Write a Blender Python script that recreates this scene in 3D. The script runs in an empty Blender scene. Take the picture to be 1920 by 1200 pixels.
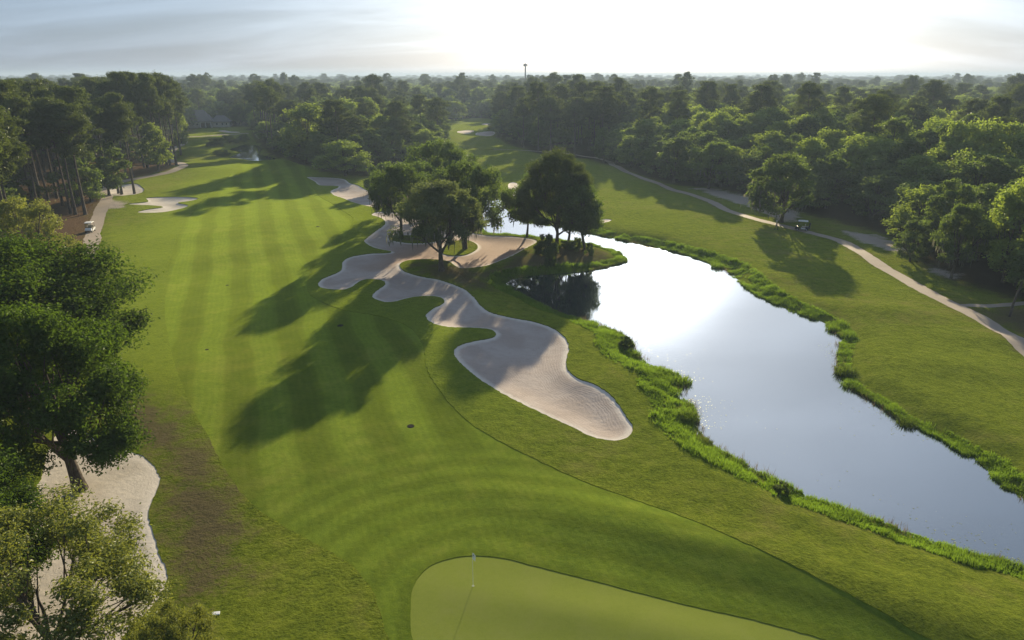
import bpy, math, random
import numpy as np
from math import radians, sin, cos, pi
from mathutils import Vector, Matrix, geometry

S = bpy.context.scene
COL = S.collection

# ------------------------------------------------------------------ camera
F_PX, PITCH, CAM_H = 1297.0, radians(19.5), 28.5
cam_d = bpy.data.cameras.new('camera')
cam = bpy.data.objects.new('camera', cam_d); COL.objects.link(cam)
cam_d.sensor_width = 36.0
cam_d.lens = 36.0 * F_PX / 1920.0
cam_d.clip_start, cam_d.clip_end = 0.5, 30000.0
cam.location = (0, 0, CAM_H)
cam.rotation_euler = (radians(90) - PITCH, 0, 0)
S.camera = cam

# ------------------------------------------------------------------ light
SUN_EL, SUN_AZ = radians(15.0), radians(11.5)      # azimuth clockwise from +Y
SUN_DIR = Vector((sin(SUN_AZ) * cos(SUN_EL), cos(SUN_AZ) * cos(SUN_EL), sin(SUN_EL)))
S.view_settings.view_transform = 'Standard'
S.view_settings.look = 'None'
S.view_settings.exposure = 1.18
S.view_settings.gamma = 1.0
S.view_settings.use_curve_mapping = False
S.cycles.use_denoising = True
S.cycles.max_bounces = 8
S.cycles.diffuse_bounces = 3
S.cycles.glossy_bounces = 3
S.cycles.transmission_bounces = 4
S.cycles.volume_bounces = 1
S.cycles.caustics_reflective = False
S.cycles.sample_clamp_indirect = 8.0
sun_d = bpy.data.lights.new('sun', 'SUN')
sun_d.energy, sun_d.angle, sun_d.color = 5.0, radians(0.6), (1.0, 0.83, 0.54)
sun = bpy.data.objects.new('sun', sun_d); COL.objects.link(sun)
sun.rotation_euler = SUN_DIR.to_track_quat('Z', 'Y').to_euler()
sun.location = SUN_DIR * 300


def nd(nt, typ, ins=None, **props):
    n = nt.nodes.new(typ)
    for k, v in props.items():
        setattr(n, k, v)
    for k, v in (ins or {}).items():
        s = n.inputs[k]
        if isinstance(v, bpy.types.NodeSocket):
            nt.links.new(v, s)
        else:
            s.default_value = v
    return n


def mth(nt, op, a, b=0.0, c=0.0, clamp=False):
    n = nt.nodes.new('ShaderNodeMath'); n.operation = op; n.use_clamp = clamp
    for i, v in enumerate((a, b, c)):
        if isinstance(v, bpy.types.NodeSocket): nt.links.new(v, n.inputs[i])
        else: n.inputs[i].default_value = v
    return n.outputs[0]


def mixc(nt, f, a, b, mode='MIX'):
    n = nt.nodes.new('ShaderNodeMix'); n.data_type = 'RGBA'; n.blend_type = mode
    for s, v in ((n.inputs[0], f), (n.inputs[6], a), (n.inputs[7], b)):
        if isinstance(v, bpy.types.NodeSocket): nt.links.new(v, s)
        else: s.default_value = (*v, 1.0) if isinstance(v, tuple) and len(v) == 3 else v
    return n.outputs[2]


def sstep(nt, v, lo, hi):
    n = nt.nodes.new('ShaderNodeMapRange'); n.interpolation_type = 'SMOOTHSTEP'
    nt.links.new(v, n.inputs[0]); n.inputs[1].default_value = lo; n.inputs[2].default_value = hi
    return n.outputs[0]


W = bpy.data.worlds.new('World'); S.world = W; W.use_nodes = True
wt = W.node_tree; wt.nodes.clear()
sky = nd(wt, 'ShaderNodeTexSky', sky_type='NISHITA', sun_disc=False, sun_elevation=SUN_EL,
         sun_rotation=SUN_AZ, altitude=10.0, air_density=1.0, dust_density=1.0, ozone_density=3.0)
# thin evening cloud: sheets high up, brighter the closer they lie to the sun
tc = nd(wt, 'ShaderNodeTexCoord')
sep = nd(wt, 'ShaderNodeSeparateXYZ', {0: tc.outputs['Generated']})
zz = mth(wt, 'ADD', mth(wt, 'MAXIMUM', sep.outputs[2], 0.0), 0.20)
pl = nd(wt, 'ShaderNodeCombineXYZ', {0: mth(wt, 'DIVIDE', sep.outputs[0], zz), 1: mth(wt, 'DIVIDE', sep.outputs[1], zz)})
mp = nd(wt, 'ShaderNodeMapping', {'Vector': pl.outputs[0], 'Rotation': (0, 0, 0.5), 'Scale': (0.55, 1.5, 1.0), 'Location': (1.3, 0.4, 0)})
cn = nd(wt, 'ShaderNodeTexNoise', {'Vector': mp.outputs[0], 'Scale': 1.5, 'Detail': 6.0, 'Roughness': 0.52, 'Distortion': 0.4})
cov = sstep(wt, cn.outputs[0], 0.30, 0.72)
dt = nd(wt, 'ShaderNodeVectorMath', {0: tc.outputs['Generated'], 1: tuple(SUN_DIR)}, operation='DOT_PRODUCT')
mu = mth(wt, 'MAXIMUM', dt.outputs['Value'], 0.0)
gl = mth(wt, 'ADD', mth(wt, 'MULTIPLY', mth(wt, 'POWER', mu, 14.0), 2.7), mth(wt, 'MULTIPLY', mth(wt, 'POWER', mu, 350.0), 16.0))
glow = nd(wt, 'ShaderNodeVectorMath', {0: (2.65, 2.75, 2.75), 'Scale': gl}, operation='SCALE')
veil = nd(wt, 'ShaderNodeVectorMath', {0: glow.outputs[0], 1: (1.75, 2.27, 3.05)}, operation='ADD')
veil = nd(wt, 'ShaderNodeVectorMath', {0: veil.outputs[0], 'Scale': mth(wt, 'ADD', 0.80, mth(wt, 'MULTIPLY', cov, 0.38))}, operation='SCALE')
wcol = mixc(wt, 0.88, sky.outputs[0], veil.outputs[0])
bg = nd(wt, 'ShaderNodeBackground', {'Color': wcol, 'Strength': 0.078})
wo = nd(wt, 'ShaderNodeOutputWorld', {'Surface': bg.outputs[0]})

# ------------------------------------------------------------------ helpers
CP, SP = cos(PITCH), sin(PITCH)


def ray(px, py):
    u, v = (np.asarray(px, float) - 960) / F_PX, (600 - np.asarray(py, float)) / F_PX
    return u, CP + v * SP, -SP + v * CP


def on_plane(px, py, z):
    dx, dy, dz = ray(px, py)
    t = (z - CAM_H) / np.minimum(dz, -0.003)
    return np.stack([dx * t, dy * t], -1)


def ss(a, b, x):
    t = np.clip((x - a) / (b - a), 0, 1)
    return t * t * (3 - 2 * t)


def smooth_poly(p, closed=True, sub=8):
    p = np.asarray(p, float); n = len(p); out = []
    rng_ = range(n) if closed else range(n - 1)
    for i in rng_:
        if closed: a, b, c, d = p[i - 1], p[i], p[(i + 1) % n], p[(i + 2) % n]
        else: a, b, c, d = p[max(i - 1, 0)], p[i], p[i + 1], p[min(i + 2, n - 1)]
        for k in range(sub):
            t = k / sub
            out.append(0.5 * ((2 * b) + (c - a) * t + (2 * a - 5 * b + 4 * c - d) * t * t + (3 * b - a - 3 * c + d) * t ** 3))
    if not closed: out.append(p[-1])
    return np.array(out)


def resample(p, closed=True, k0=0.3, k1=0.005):
    q = np.vstack([p, p[:1]]) if closed else p
    out = [q[0]]; acc = 0.0
    for i in range(len(q) - 1):
        a, b = q[i], q[i + 1]
        L = np.linalg.norm(b - a)
        step = max(k0, k1 * np.linalg.norm(a))
        while acc + L >= step and L > 0:
            f = (step - acc) / L
            a = a + (b - a) * f; L = np.linalg.norm(b - a); out.append(a); acc = 0.0
        acc += L
    out = np.array(out)
    if closed and np.linalg.norm(out[-1] - out[0]) < 0.4 * max(k0, k1 * np.linalg.norm(out[0])): out = out[:-1]
    if not closed: out = np.vstack([out, q[-1:]])
    return out


def inside(poly, pts):
    x, y = pts[:, 0], pts[:, 1]; r = np.zeros(len(pts), bool)
    a = poly; b = np.roll(poly, -1, 0)
    for (x1, y1), (x2, y2) in zip(a, b):
        if y1 == y2: continue
        c = ((y1 > y) != (y2 > y)) & (x < (x2 - x1) * (y - y1) / (y2 - y1) + x1)
        r ^= c
    return r


def udist(poly, pts, closed=True):
    a = poly if closed else poly[:-1]
    b = np.roll(poly, -1, 0) if closed else poly[1:]
    best = np.full(len(pts), 1e18)
    ab = b - a; l2 = np.maximum((ab ** 2).sum(1), 1e-9)
    for s in range(0, len(pts), 4000):
        q = pts[s:s + 4000]
        m = np.full(len(q), 1e18)
        for k in range(0, len(a), 64):
            ap = q[:, None, :] - a[None, k:k + 64]
            t = np.clip((ap * ab[None, k:k + 64]).sum(2) / l2[None, k:k + 64], 0, 1)
            d = ((ap - t[..., None] * ab[None, k:k + 64]) ** 2).sum(2)
            m = np.minimum(m, d.min(1))
        best[s:s + 4000] = m
    return np.sqrt(best)


def sdf(poly, pts):
    d = udist(poly, pts)
    return np.where(inside(poly, pts), -d, d)


def mesh_np(name, v, tris=None, quads=None, attrs=None, smooth=False, mats=(), fmat=None):
    me = bpy.data.meshes.new(name)
    v = np.asarray(v, np.float32)
    nt_ = 0 if tris is None else len(tris); nq = 0 if quads is None else len(quads)
    me.vertices.add(len(v)); me.vertices.foreach_set('co', v.ravel())
    li = []
    if nt_: li.append(np.asarray(tris, np.int32).ravel())
    if nq: li.append(np.asarray(quads, np.int32).ravel())
    li = np.concatenate(li)
    me.loops.add(len(li)); me.loops.foreach_set('vertex_index', li)
    me.polygons.add(nt_ + nq)
    st = np.concatenate([np.arange(nt_) * 3, nt_ * 3 + np.arange(nq) * 4]).astype(np.int32)
    me.polygons.foreach_set('loop_start', st)
    me.polygons.foreach_set('use_smooth', np.full(nt_ + nq, smooth))
    for m in mats: me.materials.append(m)
    if fmat is not None: me.polygons.foreach_set('material_index', np.asarray(fmat, np.int32))
    for k, a in (attrs or {}).items():
        at = me.attributes.new(k, 'FLOAT', 'POINT'); at.data.foreach_set('value', np.asarray(a, np.float32))
    me.update(calc_edges=True)
    return me


def ob(name, me, parent=None, kind=None, loc=None, rot=None, label=None):
    o = bpy.data.objects.new(name, me); COL.objects.link(o)
    if parent is not None: o.parent = parent
    if kind: o['kind'] = kind
    if label: o['label'] = label
    if loc is not None: o.location = loc
    if rot is not None: o.rotation_euler = rot
    return o


def tag(o, label, cat, group=None):
    o['label'] = label; o['category'] = cat
    if group: o['group'] = group
    return o


def thing(name, label, cat, loc=(0, 0, 0), rz=0.0, group=None, scale=None):
    o = bpy.data.objects.new(name, None); COL.objects.link(o)
    o.empty_display_size = 0.5
    o.location = loc; o.rotation_euler = (0, 0, rz)
    if scale is not None: o.scale = scale
    return tag(o, label, cat, group)


# ------------------------------------------------------------------ outlines (pixels of the photograph, cast on the ground)
WZ = -0.9      # water level
water_px = [(1097, 602), (1125, 612), (1165, 627), (1183, 645), (1186, 662), (1205, 680), (1240, 694), (1268, 703), (1275, 722), (1272, 740),
            (1288, 757), (1300, 777), (1294, 790), (1303, 806), (1330, 837), (1372, 860), (1405, 880), (1458, 907), (1482, 919), (1531, 941),
            (1604, 968), (1662, 988), (1735, 1014), (1794, 1037), (1855, 1052), (1920, 1068), (2100, 1120), (2500, 1220), (2700, 1180), (2500, 1090), (2200, 1020), (2050, 980),
            (1920, 933), (1872, 902), (1852, 878), (1819, 858), (1780, 833), (1750, 817), (1720, 805), (1690, 787), (1648, 757), (1615, 738),
            (1588, 717), (1578, 696), (1578, 660), (1583, 640), (1574, 626), (1555, 612), (1525, 597), (1500, 590), (1472, 579), (1447, 567), (1412, 549),
            (1381, 524), (1362, 506), (1337, 496), (1306, 484), (1275, 475), (1237, 465), (1200, 457), (1173, 452), (1133, 443), (1100, 435), (1045, 424),
            (973, 412), (960, 400), (948, 384), (938, 376), (925, 372), (912, 378), (902, 395), (900, 415), (905, 432), (920, 439), (955, 441), (987, 444), (1015, 448), (1060, 452), (1100, 458),
            (1119, 463), (1150, 471), (1166, 482), (1172, 491), (1137, 500), (1100, 508), (1050, 512), (994, 517), (959, 523), (945, 530), (948, 537),
            (972, 552), (1003, 567), (1034, 583), (1075, 596)]
stream_px = [(430, 281), (442, 276), (462, 270), (480, 272), (492, 280), (488, 290), (515, 296), (505, 303), (475, 302), (452, 298), (430, 296), (444, 290), (452, 285)]
bunker_px = [
    [(697, 403), (707, 397), (747, 397), (775, 401), (805, 408), (833, 420), (870, 432), (913, 440), (960, 442), (1000, 447), (1006, 454), (990, 463), (960, 480),
     (930, 492), (908, 499), (870, 503), (856, 500), (843, 491), (823, 487), (793, 486), (762, 489), (749, 497), (760, 509), (790, 518), (827, 525), (867, 540), (887, 555),
     (900, 571), (920, 585), (960, 595), (1003, 603), (1037, 615), (1060, 633), (1067, 653), (1062, 675), (1067, 695), (1085, 709), (1117, 721), (1142, 737), (1160, 757),
     (1172, 777), (1186, 797), (1184, 813), (1167, 823), (1142, 825), (1105, 816), (1075, 801), (1020, 776), (960, 747), (920, 724), (890, 704), (865, 682), (852, 665), (853, 653),
     (867, 644), (893, 638), (920, 633), (930, 627), (922, 618), (893, 615), (843, 613), (813, 606), (800, 597), (799, 588), (813, 577), (832, 567), (827, 558), (807, 555),
     (773, 557), (733, 566), (707, 562), (698, 555), (704, 546), (722, 532), (714, 525), (693, 523), (677, 526), (660, 537), (643, 543), (610, 541), (596, 533), (604, 522),
     (638, 507), (643, 490), (657, 481), (693, 475), (724, 474), (733, 471), (703, 465), (684, 454), (687, 446), (707, 431), (722, 419), (716, 409)],
    [(575, 332), (600, 332), (627, 333), (647, 336), (657, 343), (673, 348), (693, 357), (708, 368), (716, 380), (708, 389), (693, 387), (670, 381), (643, 371), (623, 363), (620, 357), (634, 351), (630, 348), (600, 347), (590, 340)],
    [(240, 382), (277, 378), (276, 371), (325, 369), (370, 371), (360, 376), (333, 380), (354, 385), (334, 392), (300, 398), (258, 398), (272, 393), (305, 388), (287, 385), (255, 384)],
    [(204, 357), (216, 349), (250, 344), (263, 348), (270, 357), (255, 364), (222, 367), (206, 365)],
    [(129, 802), (150, 808), (167, 813), (183, 827), (225, 838), (267, 855), (291, 876), (300, 900), (292, 925), (282, 948), (278, 971), (288, 1000), (300, 1042), (313, 1067), (310, 1096), (292, 1130), (258, 1163), (237, 1185), (215, 1225), (150, 1270),
     (20, 1280), (-120, 1200), (-100, 1080), (-20, 1000), (40, 950), (75, 900), (88, 850), (105, 815)],
    [(953, 345), (962, 341), (972, 345), (972, 351), (963, 356), (954, 354)],
    [(952, 360), (962, 357), (968, 361), (964, 369), (956, 369)],
    [(1108, 413), (1125, 410), (1146, 411), (1140, 416), (1118, 420)],
    [(857, 247), (872, 244), (889, 245), (880, 250), (866, 250)],
    [(891, 251), (905, 247), (927, 247), (924, 254), (905, 255)],
    [(903, 233), (915, 231), (928, 233), (920, 236)],
    [(409, 245), (422, 244), (436, 246), (451, 248), (432, 249), (416, 247)],
]
island_px = [[(730, 448), (745, 442), (775, 441), (812, 443), (820, 449), (805, 454), (765, 455)],
             [(826, 470), (842, 455), (870, 449), (892, 456), (894, 466), (872, 477), (842, 478)]]
green_px = [(775, 1200), (770, 1150), (772, 1110), (785, 1080), (812, 1057), (850, 1045), (888, 1041), (940, 1045), (1000, 1060), (1100, 1085), (1200, 1111), (1300, 1136), (1400, 1158),
            (1480, 1179), (1560, 1203), (1620, 1235), (1600, 1290), (1450, 1340), (1200, 1360), (950, 1340), (820, 1280)]
fair_px = [(790, 1370), (750, 1250), (724, 1185), (700, 1110), (672, 1072), (640, 1047), (560, 1001), (480, 951), (430, 893), (392, 822), (350, 742), (322, 662), (309, 580), (314, 510), (330, 450),
           (354, 405), (385, 372), (415, 345), (435, 322), (455, 309), (500, 302), (545, 302), (570, 312), (573, 330), (585, 350), (606, 372), (640, 393), (662, 410), (650, 438), (610, 478), (578, 520), (585, 556), (640, 580),
           (710, 592), (765, 612), (792, 645), (800, 690), (818, 722), (852, 765), (900, 805), (1000, 858), (1100, 904), (1270, 966), (1400, 1021), (1560, 1099), (1700, 1176), (1820, 1260), (1700, 1380), (1250, 1440)]
pathL_px = [(60, 640), (110, 570), (150, 500), (171, 458), (176, 430), (187, 400), (200, 372), (197, 358), (208, 347), (228, 341), (250, 336), (287, 329), (325, 320), (345, 312), (335, 305), (322, 302), (318, 292), (326, 280), (342, 271), (346, 264), (337, 259)]
pathR_px = [(925, 279), (1012, 284), (1060, 288), (1105, 294), (1140, 302), (1150, 310), (1172, 321), (1200, 332), (1275, 359), (1331, 377), (1369, 396), (1410, 409), (1462, 422), (1519, 436), (1575, 451), (1612, 471), (1650, 497), (1687, 518), (1725, 540),
            (1765, 561), (1798, 577), (1840, 598), (1876, 621), (1920, 650), (2000, 710), (2150, 800)]
pathB_px = [(1800, 573), (1825, 573), (1855, 574), (1897, 571), (1940, 567), (2050, 560)]
pathF_px = [(343, 257), (370, 256), (400, 254), (430, 252), (466, 250)]

water_p = resample(smooth_poly(on_plane(*np.array(water_px, float).T, WZ)), k0=0.5)
stream_p = resample(smooth_poly(on_plane(*np.array(stream_px, float).T, WZ)), k0=0.8)
_r = np.random.default_rng(5)
water_p += _r.normal(0, 0.10, water_p.shape)


def hb(x, y):
    d = np.hypot(x, y)
    a = 0.16 + 0.22 * ss(60, 170, d)
    n = np.sin(x * .21 + 1.7 * np.sin(y * .083) + .5) * np.sin(y * .17 + 1.3 * np.sin(x * .09) + 1.)
    n2 = np.sin(x * .08 + 2.) * np.sin(y * .075 + .7)
    z = a * n * .7 + a * 1.3 * n2
    # crest at the far end of the fairway, slope falling away behind it
    z = z + 1.6 * np.exp(-(((x + 80) / 40) ** 2 + ((y - 222) / 13) ** 2))
    # low mounds right of and behind the green
    for mx, my, sx, sy, hh, an in ((13, 37, 14, 2.6, .55, -.42), (24, 30, 10, 3.0, .7, -.5), (6, 30.5, 9, 1.5, .18, -.25), (11, 62, 6, 5, .35, 0), (-6, 74, 5, 4, .35, .3),
                                   (-2, 66, 4, 3, .3, .2), (-26, 88, 4, 5, .4, 0), (48, 84, 9, 3.5, .7, -.5), (58, 72, 9, 3, .6, -.5), (46, 66, 7, 3, .4, -.4), (40, 100, 6, 3, .5, -.4)):
        ca, sa = cos(an), sin(an)
        u = (x - mx) * ca + (y - my) * sa; w = -(x - mx) * sa + (y - my) * ca
        z = z + hh * np.exp(-((u / sx) ** 2 + (w / sy) ** 2))
    return z * (1 - ss(700, 1500, d))


def height(pts):
    pts = np.asarray(pts, float).reshape(-1, 2)
    dw = sdf(water_p, pts); ds = sdf(stream_p, pts)
    d = np.minimum(dw, ds)
    out = hb(pts[:, 0], pts[:, 1]) * ss(0.5, 7, d)
    bank = -0.9 * (1 - ss(0.0, 1.0, (d / 4.2)) ** 0.8)
    z = out + bank
    z = np.where(d < 0, -0.9 - 0.9 * ss(0, 3.5, -d), z)
    return z


def G(px, py):
    """photo pixels -> points on the terrain (N,3)"""
    px = np.atleast_1d(np.asarray(px, float)); py = np.atleast_1d(np.asarray(py, float))
    z = np.zeros(len(px))
    for _ in range(4):
        dx, dy, dz = ray(px, py); t = (z - CAM_H) / np.minimum(dz, -0.003)
        p = np.stack([dx * t, dy * t], -1)
        z = 0.5 * z + 0.5 * height(p) if _ < 3 else z
    return np.column_stack([p, height(p)])


def Gp(lst):
    a = np.array(lst, float)
    return G(a[:, 0], a[:, 1])[:, :2]


def g1(px, py):
    return Vector(G(px, py)[0])


def top_z(P, py):
    v = (600 - py) / F_PX
    return CAM_H + P[1] * (v * CP - SP) / (CP + v * SP)


def mpp(P, z=0.0):       # metres per photo pixel at a point
    return (P[1] * CP - (z - CAM_H) * SP) / F_PX


def ground_z(x, y):
    return float(height(np.array([[x, y]]))[0])


def ribbon(px, w):
    c = resample(smooth_poly(Gp(px), closed=False), closed=False, k0=0.8, k1=0.006)
    t = np.gradient(c, axis=0); t /= np.linalg.norm(t, axis=1)[:, None]
    n = np.column_stack([-t[:, 1], t[:, 0]])
    wv = np.full(len(c), w) * (1 + 0.06 * np.sin(np.arange(len(c)) * 0.37))
    wv = wv + np.random.default_rng(len(c)).normal(0, .09, len(c))
    return np.vstack([c + n * wv[:, None] / 2, (c - n * wv[:, None] / 2)[::-1]]), c


bunk_p = [resample(smooth_poly(Gp(b)), k0=0.35) for b in bunker_px]
for b in bunk_p:
    b += _r.normal(0, 0.035, b.shape)
isl_p = [resample(smooth_poly(Gp(b)), k0=0.4) for b in island_px]
green_p = resample(smooth_poly(Gp(green_px)), k0=0.4)
fair_p = resample(smooth_poly(Gp(fair_px)), k0=0.5)
fair_p += _r.normal(0, .04, fair_p.shape); green_p += _r.normal(0, .015, green_p.shape)
pathL_p, pathL_c = ribbon(pathL_px, 2.7)
pathR_p, pathR_c = ribbon(pathR_px, 2.1)
pathB_p, pathB_c = ribbon(pathB_px, 1.2)
pathF_p, pathF_c = ribbon(pathF_px, 2.6)

# where trees may not grow: the mown corridors (left hole + right hole), minus the wood in the middle
open_px = [(-900, 1500), (-900, 1050), (-200, 900), (-80, 700), (20, 560), (120, 500), (160, 430), (190, 372), (195, 348), (240, 334), (330, 300), (340, 262), (345, 243), (400, 237), (472, 236),
           (474, 256), (500, 285), (545, 304), (600, 322), (700, 333), (760, 312), (815, 296), (842, 274), (836, 252), (818, 232), (822, 224), (880, 222), (934, 226), (926, 256), (1000, 286), (1105, 298), (1180, 322), (1250, 344), (1340, 352), (1420, 374), (1500, 399),
           (1570, 415), (1660, 438), (1708, 466), (1728, 496), (1800, 535), (1870, 552), (1960, 575), (2200, 680), (2900, 900), (2900, 1500)]
open_p = Gp(open_px)
FAR_D = 425.0


def is_wood(pts):
    pts = np.asarray(pts, float)
    return ~inside(open_p, pts)


# ------------------------------------------------------------------ materials
def mat(name):
    m = bpy.data.materials.new(name); m.use_nodes = True
    nt = m.node_tree; nt.nodes.clear()
    out = nd(nt, 'ShaderNodeOutputMaterial')
    return m, nt, out


def noise(nt, scale, detail=4.0, rough=0.55, vec=None, dist=0.0):
    ins = {'Scale': scale, 'Detail': detail, 'Roughness': rough, 'Distortion': dist}
    if vec is None: vec = nd(nt, 'ShaderNodeTexCoord').outputs['Object']
    ins['Vector'] = vec
    return nd(nt, 'ShaderNodeTexNoise', ins).outputs[0]


def attr(nt, name):
    return nd(nt, 'ShaderNodeAttribute', attribute_name=name).outputs['Fac']


def bump(nt, h, strength, dist, normal=None):
    ins = {'Strength': strength, 'Distance': dist, 'Height': h}
    if normal is not None: ins['Normal'] = normal
    return nd(nt, 'ShaderNodeBump', ins).outputs[0]


def simple_mat(name, col, rough=0.6, metal=0.0, var=0.12, scale=6.0, spec=0.4):
    m, nt, out = mat(name)
    n = noise(nt, scale, 4)
    c = mixc(nt, n, tuple(x * (1 - var) for x in col), tuple(min(1, x * (1 + var)) for x in col))
    b = nd(nt, 'ShaderNodeBsdfPrincipled', {'Base Color': c, 'Roughness': rough, 'Metallic': metal, 'Specular IOR Level': spec})
    nt.links.new(b.outputs[0], out.inputs[0])
    return m


def mow_stripes(nt, az, width):
    co = nd(nt, 'ShaderNodeTexCoord').outputs['Object']
    s = nd(nt, 'ShaderNodeSeparateXYZ', {0: co})
    u = mth(nt, 'ADD', mth(nt, 'MULTIPLY', s.outputs[0], cos(az)), mth(nt, 'MULTIPLY', s.outputs[1], -sin(az)))
    u = mth(nt, 'ADD', u, mth(nt, 'MULTIPLY', noise(nt, 0.05, 2), 3.0))
    return u


def wave(nt, u, period):
    w = mth(nt, 'SINE', mth(nt, 'MULTIPLY', u, 2 * pi / period))
    return sstep(nt, w, -0.7, 0.7)


def grass_mat(name, dark, light, dry, dry_amt=0.3, fine=9.0, bstr=0.5, bdist=0.08, stripes=0, patches=False, sheen=0.26):
    m, nt, out = mat(name)
    n1 = noise(nt, 0.055, 4, 0.6); n2 = noise(nt, 0.42, 5, 0.65); n3 = noise(nt, fine, 6, 0.72); n4 = noise(nt, fine * 0.22, 4, 0.6)
    f = mth(nt, 'ADD', mth(nt, 'MULTIPLY', n3, 0.62), mth(nt, 'ADD', mth(nt, 'MULTIPLY', n4, 0.28), mth(nt, 'MULTIPLY', n2, 0.25)))
    c = mixc(nt, sstep(nt, f, 0.34, 0.76), dark, light)
    dr = mth(nt, 'MULTIPLY', sstep(nt, mth(nt, 'ADD', mth(nt, 'MULTIPLY', n1, 0.6), mth(nt, 'MULTIPLY', n2, 0.5)), 0.52, 0.74), dry_amt)
    c = mixc(nt, dr, c, dry)
    if stripes:
        u = mow_stripes(nt, radians(-20.7), 5)
        w1 = wave(nt, u, 5.6)
        arc = attr(nt, 'garc')
        w2 = wave(nt, mth(nt, 'ADD', arc, mth(nt, 'MULTIPLY', n1, 3.5)), 2.3)
        w2 = mth(nt, 'ADD', mth(nt, 'MULTIPLY', w2, 0.45), 0.27)
        k = sstep(nt, arc, 10.0, 19.0)
        w = mth(nt, 'ADD', mth(nt, 'MULTIPLY', w1, k), mth(nt, 'MULTIPLY', w2, mth(nt, 'SUBTRACT', 1.0, k)))
        w = mth(nt, 'ADD', mth(nt, 'MULTIPLY', w, stripes), 1.0 - stripes * 0.5)
        w = mth(nt, 'MULTIPLY', w, mth(nt, 'ADD', 0.82, mth(nt, 'MULTIPLY', n2, 0.36)))
        w = mth(nt, 'MULTIPLY', w, mth(nt, 'ADD', 0.96, mth(nt, 'MULTIPLY', wave(nt, mth(nt, 'ADD', u, n1), 0.62), 0.07)))
        v = nd(nt, 'ShaderNodeVectorMath', {0: c, 'Scale': w}, operation='SCALE')
        c = v.outputs[0]
    shw, bs = sheen, bstr
    if patches:
        bs = mth(nt, 'MULTIPLY', mth(nt, 'SUBTRACT', 1.0, mth(nt, 'MULTIPLY', attr(nt, 'semi'), 0.62)), bstr)
        worn = mth(nt, 'MAXIMUM', mth(nt, 'MAXIMUM', attr(nt, 'bare'), attr(nt, 'litter')), mth(nt, 'MAXIMUM', attr(nt, 'straw'), attr(nt, 'dirt')))
        shw = mth(nt, 'MULTIPLY', mth(nt, 'SUBTRACT', 1.0, worn), sheen)
        c = mixc(nt, mth(nt, 'MULTIPLY', attr(nt, 'semi'), 0.92), c, mixc(nt, sstep(nt, f, 0.38, 0.72), (0.066, 0.102, 0.013), (0.136, 0.170, 0.019)))
        wob = mth(nt, 'ADD', mth(nt, 'MULTIPLY', mth(nt, 'SUBTRACT', n2, 0.5), 1.1), mth(nt, 'MULTIPLY', mth(nt, 'SUBTRACT', n3, 0.5), 0.9))
        for an, ca, cb in (('litter', (0.030, 0.022, 0.014), (0.07, 0.05, 0.03)), ('straw', (0.095, 0.060, 0.034), (0.175, 0.115, 0.066)),
                           ('bare', (0.056, 0.043, 0.024), (0.140, 0.110, 0.064)), ('dirt', (0.32, 0.265, 0.23), (0.48, 0.41, 0.36))):
            fa = sstep(nt, mth(nt, 'ADD', attr(nt, an), wob), 0.30, 0.72)
            c = mixc(nt, fa, c, mixc(nt, n3, ca, cb))
    h = mth(nt, 'ADD', n3, mth(nt, 'MULTIPLY', n4, 1.5))
    c = mixc(nt, 1.0, c, (0.80, 0.82, 0.86), 'MULTIPLY')
    b = nd(nt, 'ShaderNodeBsdfPrincipled', {'Base Color': c, 'Roughness': 0.75, 'Specular IOR Level': 0.0, 'Normal': bump(nt, h, bs, bdist),
                                            'Sheen Weight': shw, 'Sheen Roughness': 0.38, 'Sheen Tint': (0.52, 0.68, 0.08, 1)})
    nt.links.new(b.outputs[0], out.inputs[0])
    return m


M_rough = grass_mat('rough_grass', (0.030, 0.054, 0.008), (0.178, 0.206, 0.022), (0.16, 0.125, 0.05), 0.7, 4.2, 1.0, 0.22, patches=True)
M_fair = grass_mat('fairway_grass', (0.064, 0.104, 0.013), (0.134, 0.174, 0.019), (0.18, 0.160, 0.04), 0.35, 11.0, 0.45, 0.06, stripes=0.44)
M_green = grass_mat('green_grass', (0.155, 0.188, 0.032), (0.195, 0.226, 0.045), (0.20, 0.20, 0.07), 0.3, 14.0, 0.2, 0.02)


def sand_mat(name, a, b, rim=(0.62, 0.59, 0.55), rake=0.085):
    m, nt, out = mat(name)
    n1 = noise(nt, 0.22, 3, 0.5); n2 = noise(nt, 1.6, 5, 0.65); n3 = noise(nt, 14, 5, 0.7)
    c = mixc(nt, sstep(nt, n1, 0.35, 0.65), a, b)
    c = mixc(nt, mth(nt, 'MULTIPLY', sstep(nt, n2, 0.45, 0.75), 0.35), c, tuple(x * 0.75 for x in a))
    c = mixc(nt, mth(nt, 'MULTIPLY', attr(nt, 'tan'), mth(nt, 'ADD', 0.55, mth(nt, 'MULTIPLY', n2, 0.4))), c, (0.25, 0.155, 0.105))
    di = attr(nt, 'inside')
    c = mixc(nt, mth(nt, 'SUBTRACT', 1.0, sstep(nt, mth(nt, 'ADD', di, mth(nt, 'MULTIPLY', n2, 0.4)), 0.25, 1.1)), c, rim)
    # rake lines run with the outline
    rl = mth(nt, 'SINE', mth(nt, 'MULTIPLY', mth(nt, 'ADD', di, mth(nt, 'MULTIPLY', n1, 2.5)), 21.0))
    h = mth(nt, 'ADD', mth(nt, 'MULTIPLY', rl, rake), mth(nt, 'ADD', mth(nt, 'MULTIPLY', n2, 1.2), mth(nt, 'MULTIPLY', n3, 0.6)))
    b_ = nd(nt, 'ShaderNodeBsdfPrincipled', {'Base Color': c, 'Roughness': 0.9, 'Specular IOR Level': 0.1, 'Normal': bump(nt, h, 0.6, 0.07)})
    nt.links.new(b_.outputs[0], out.inputs[0])
    return m


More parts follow.
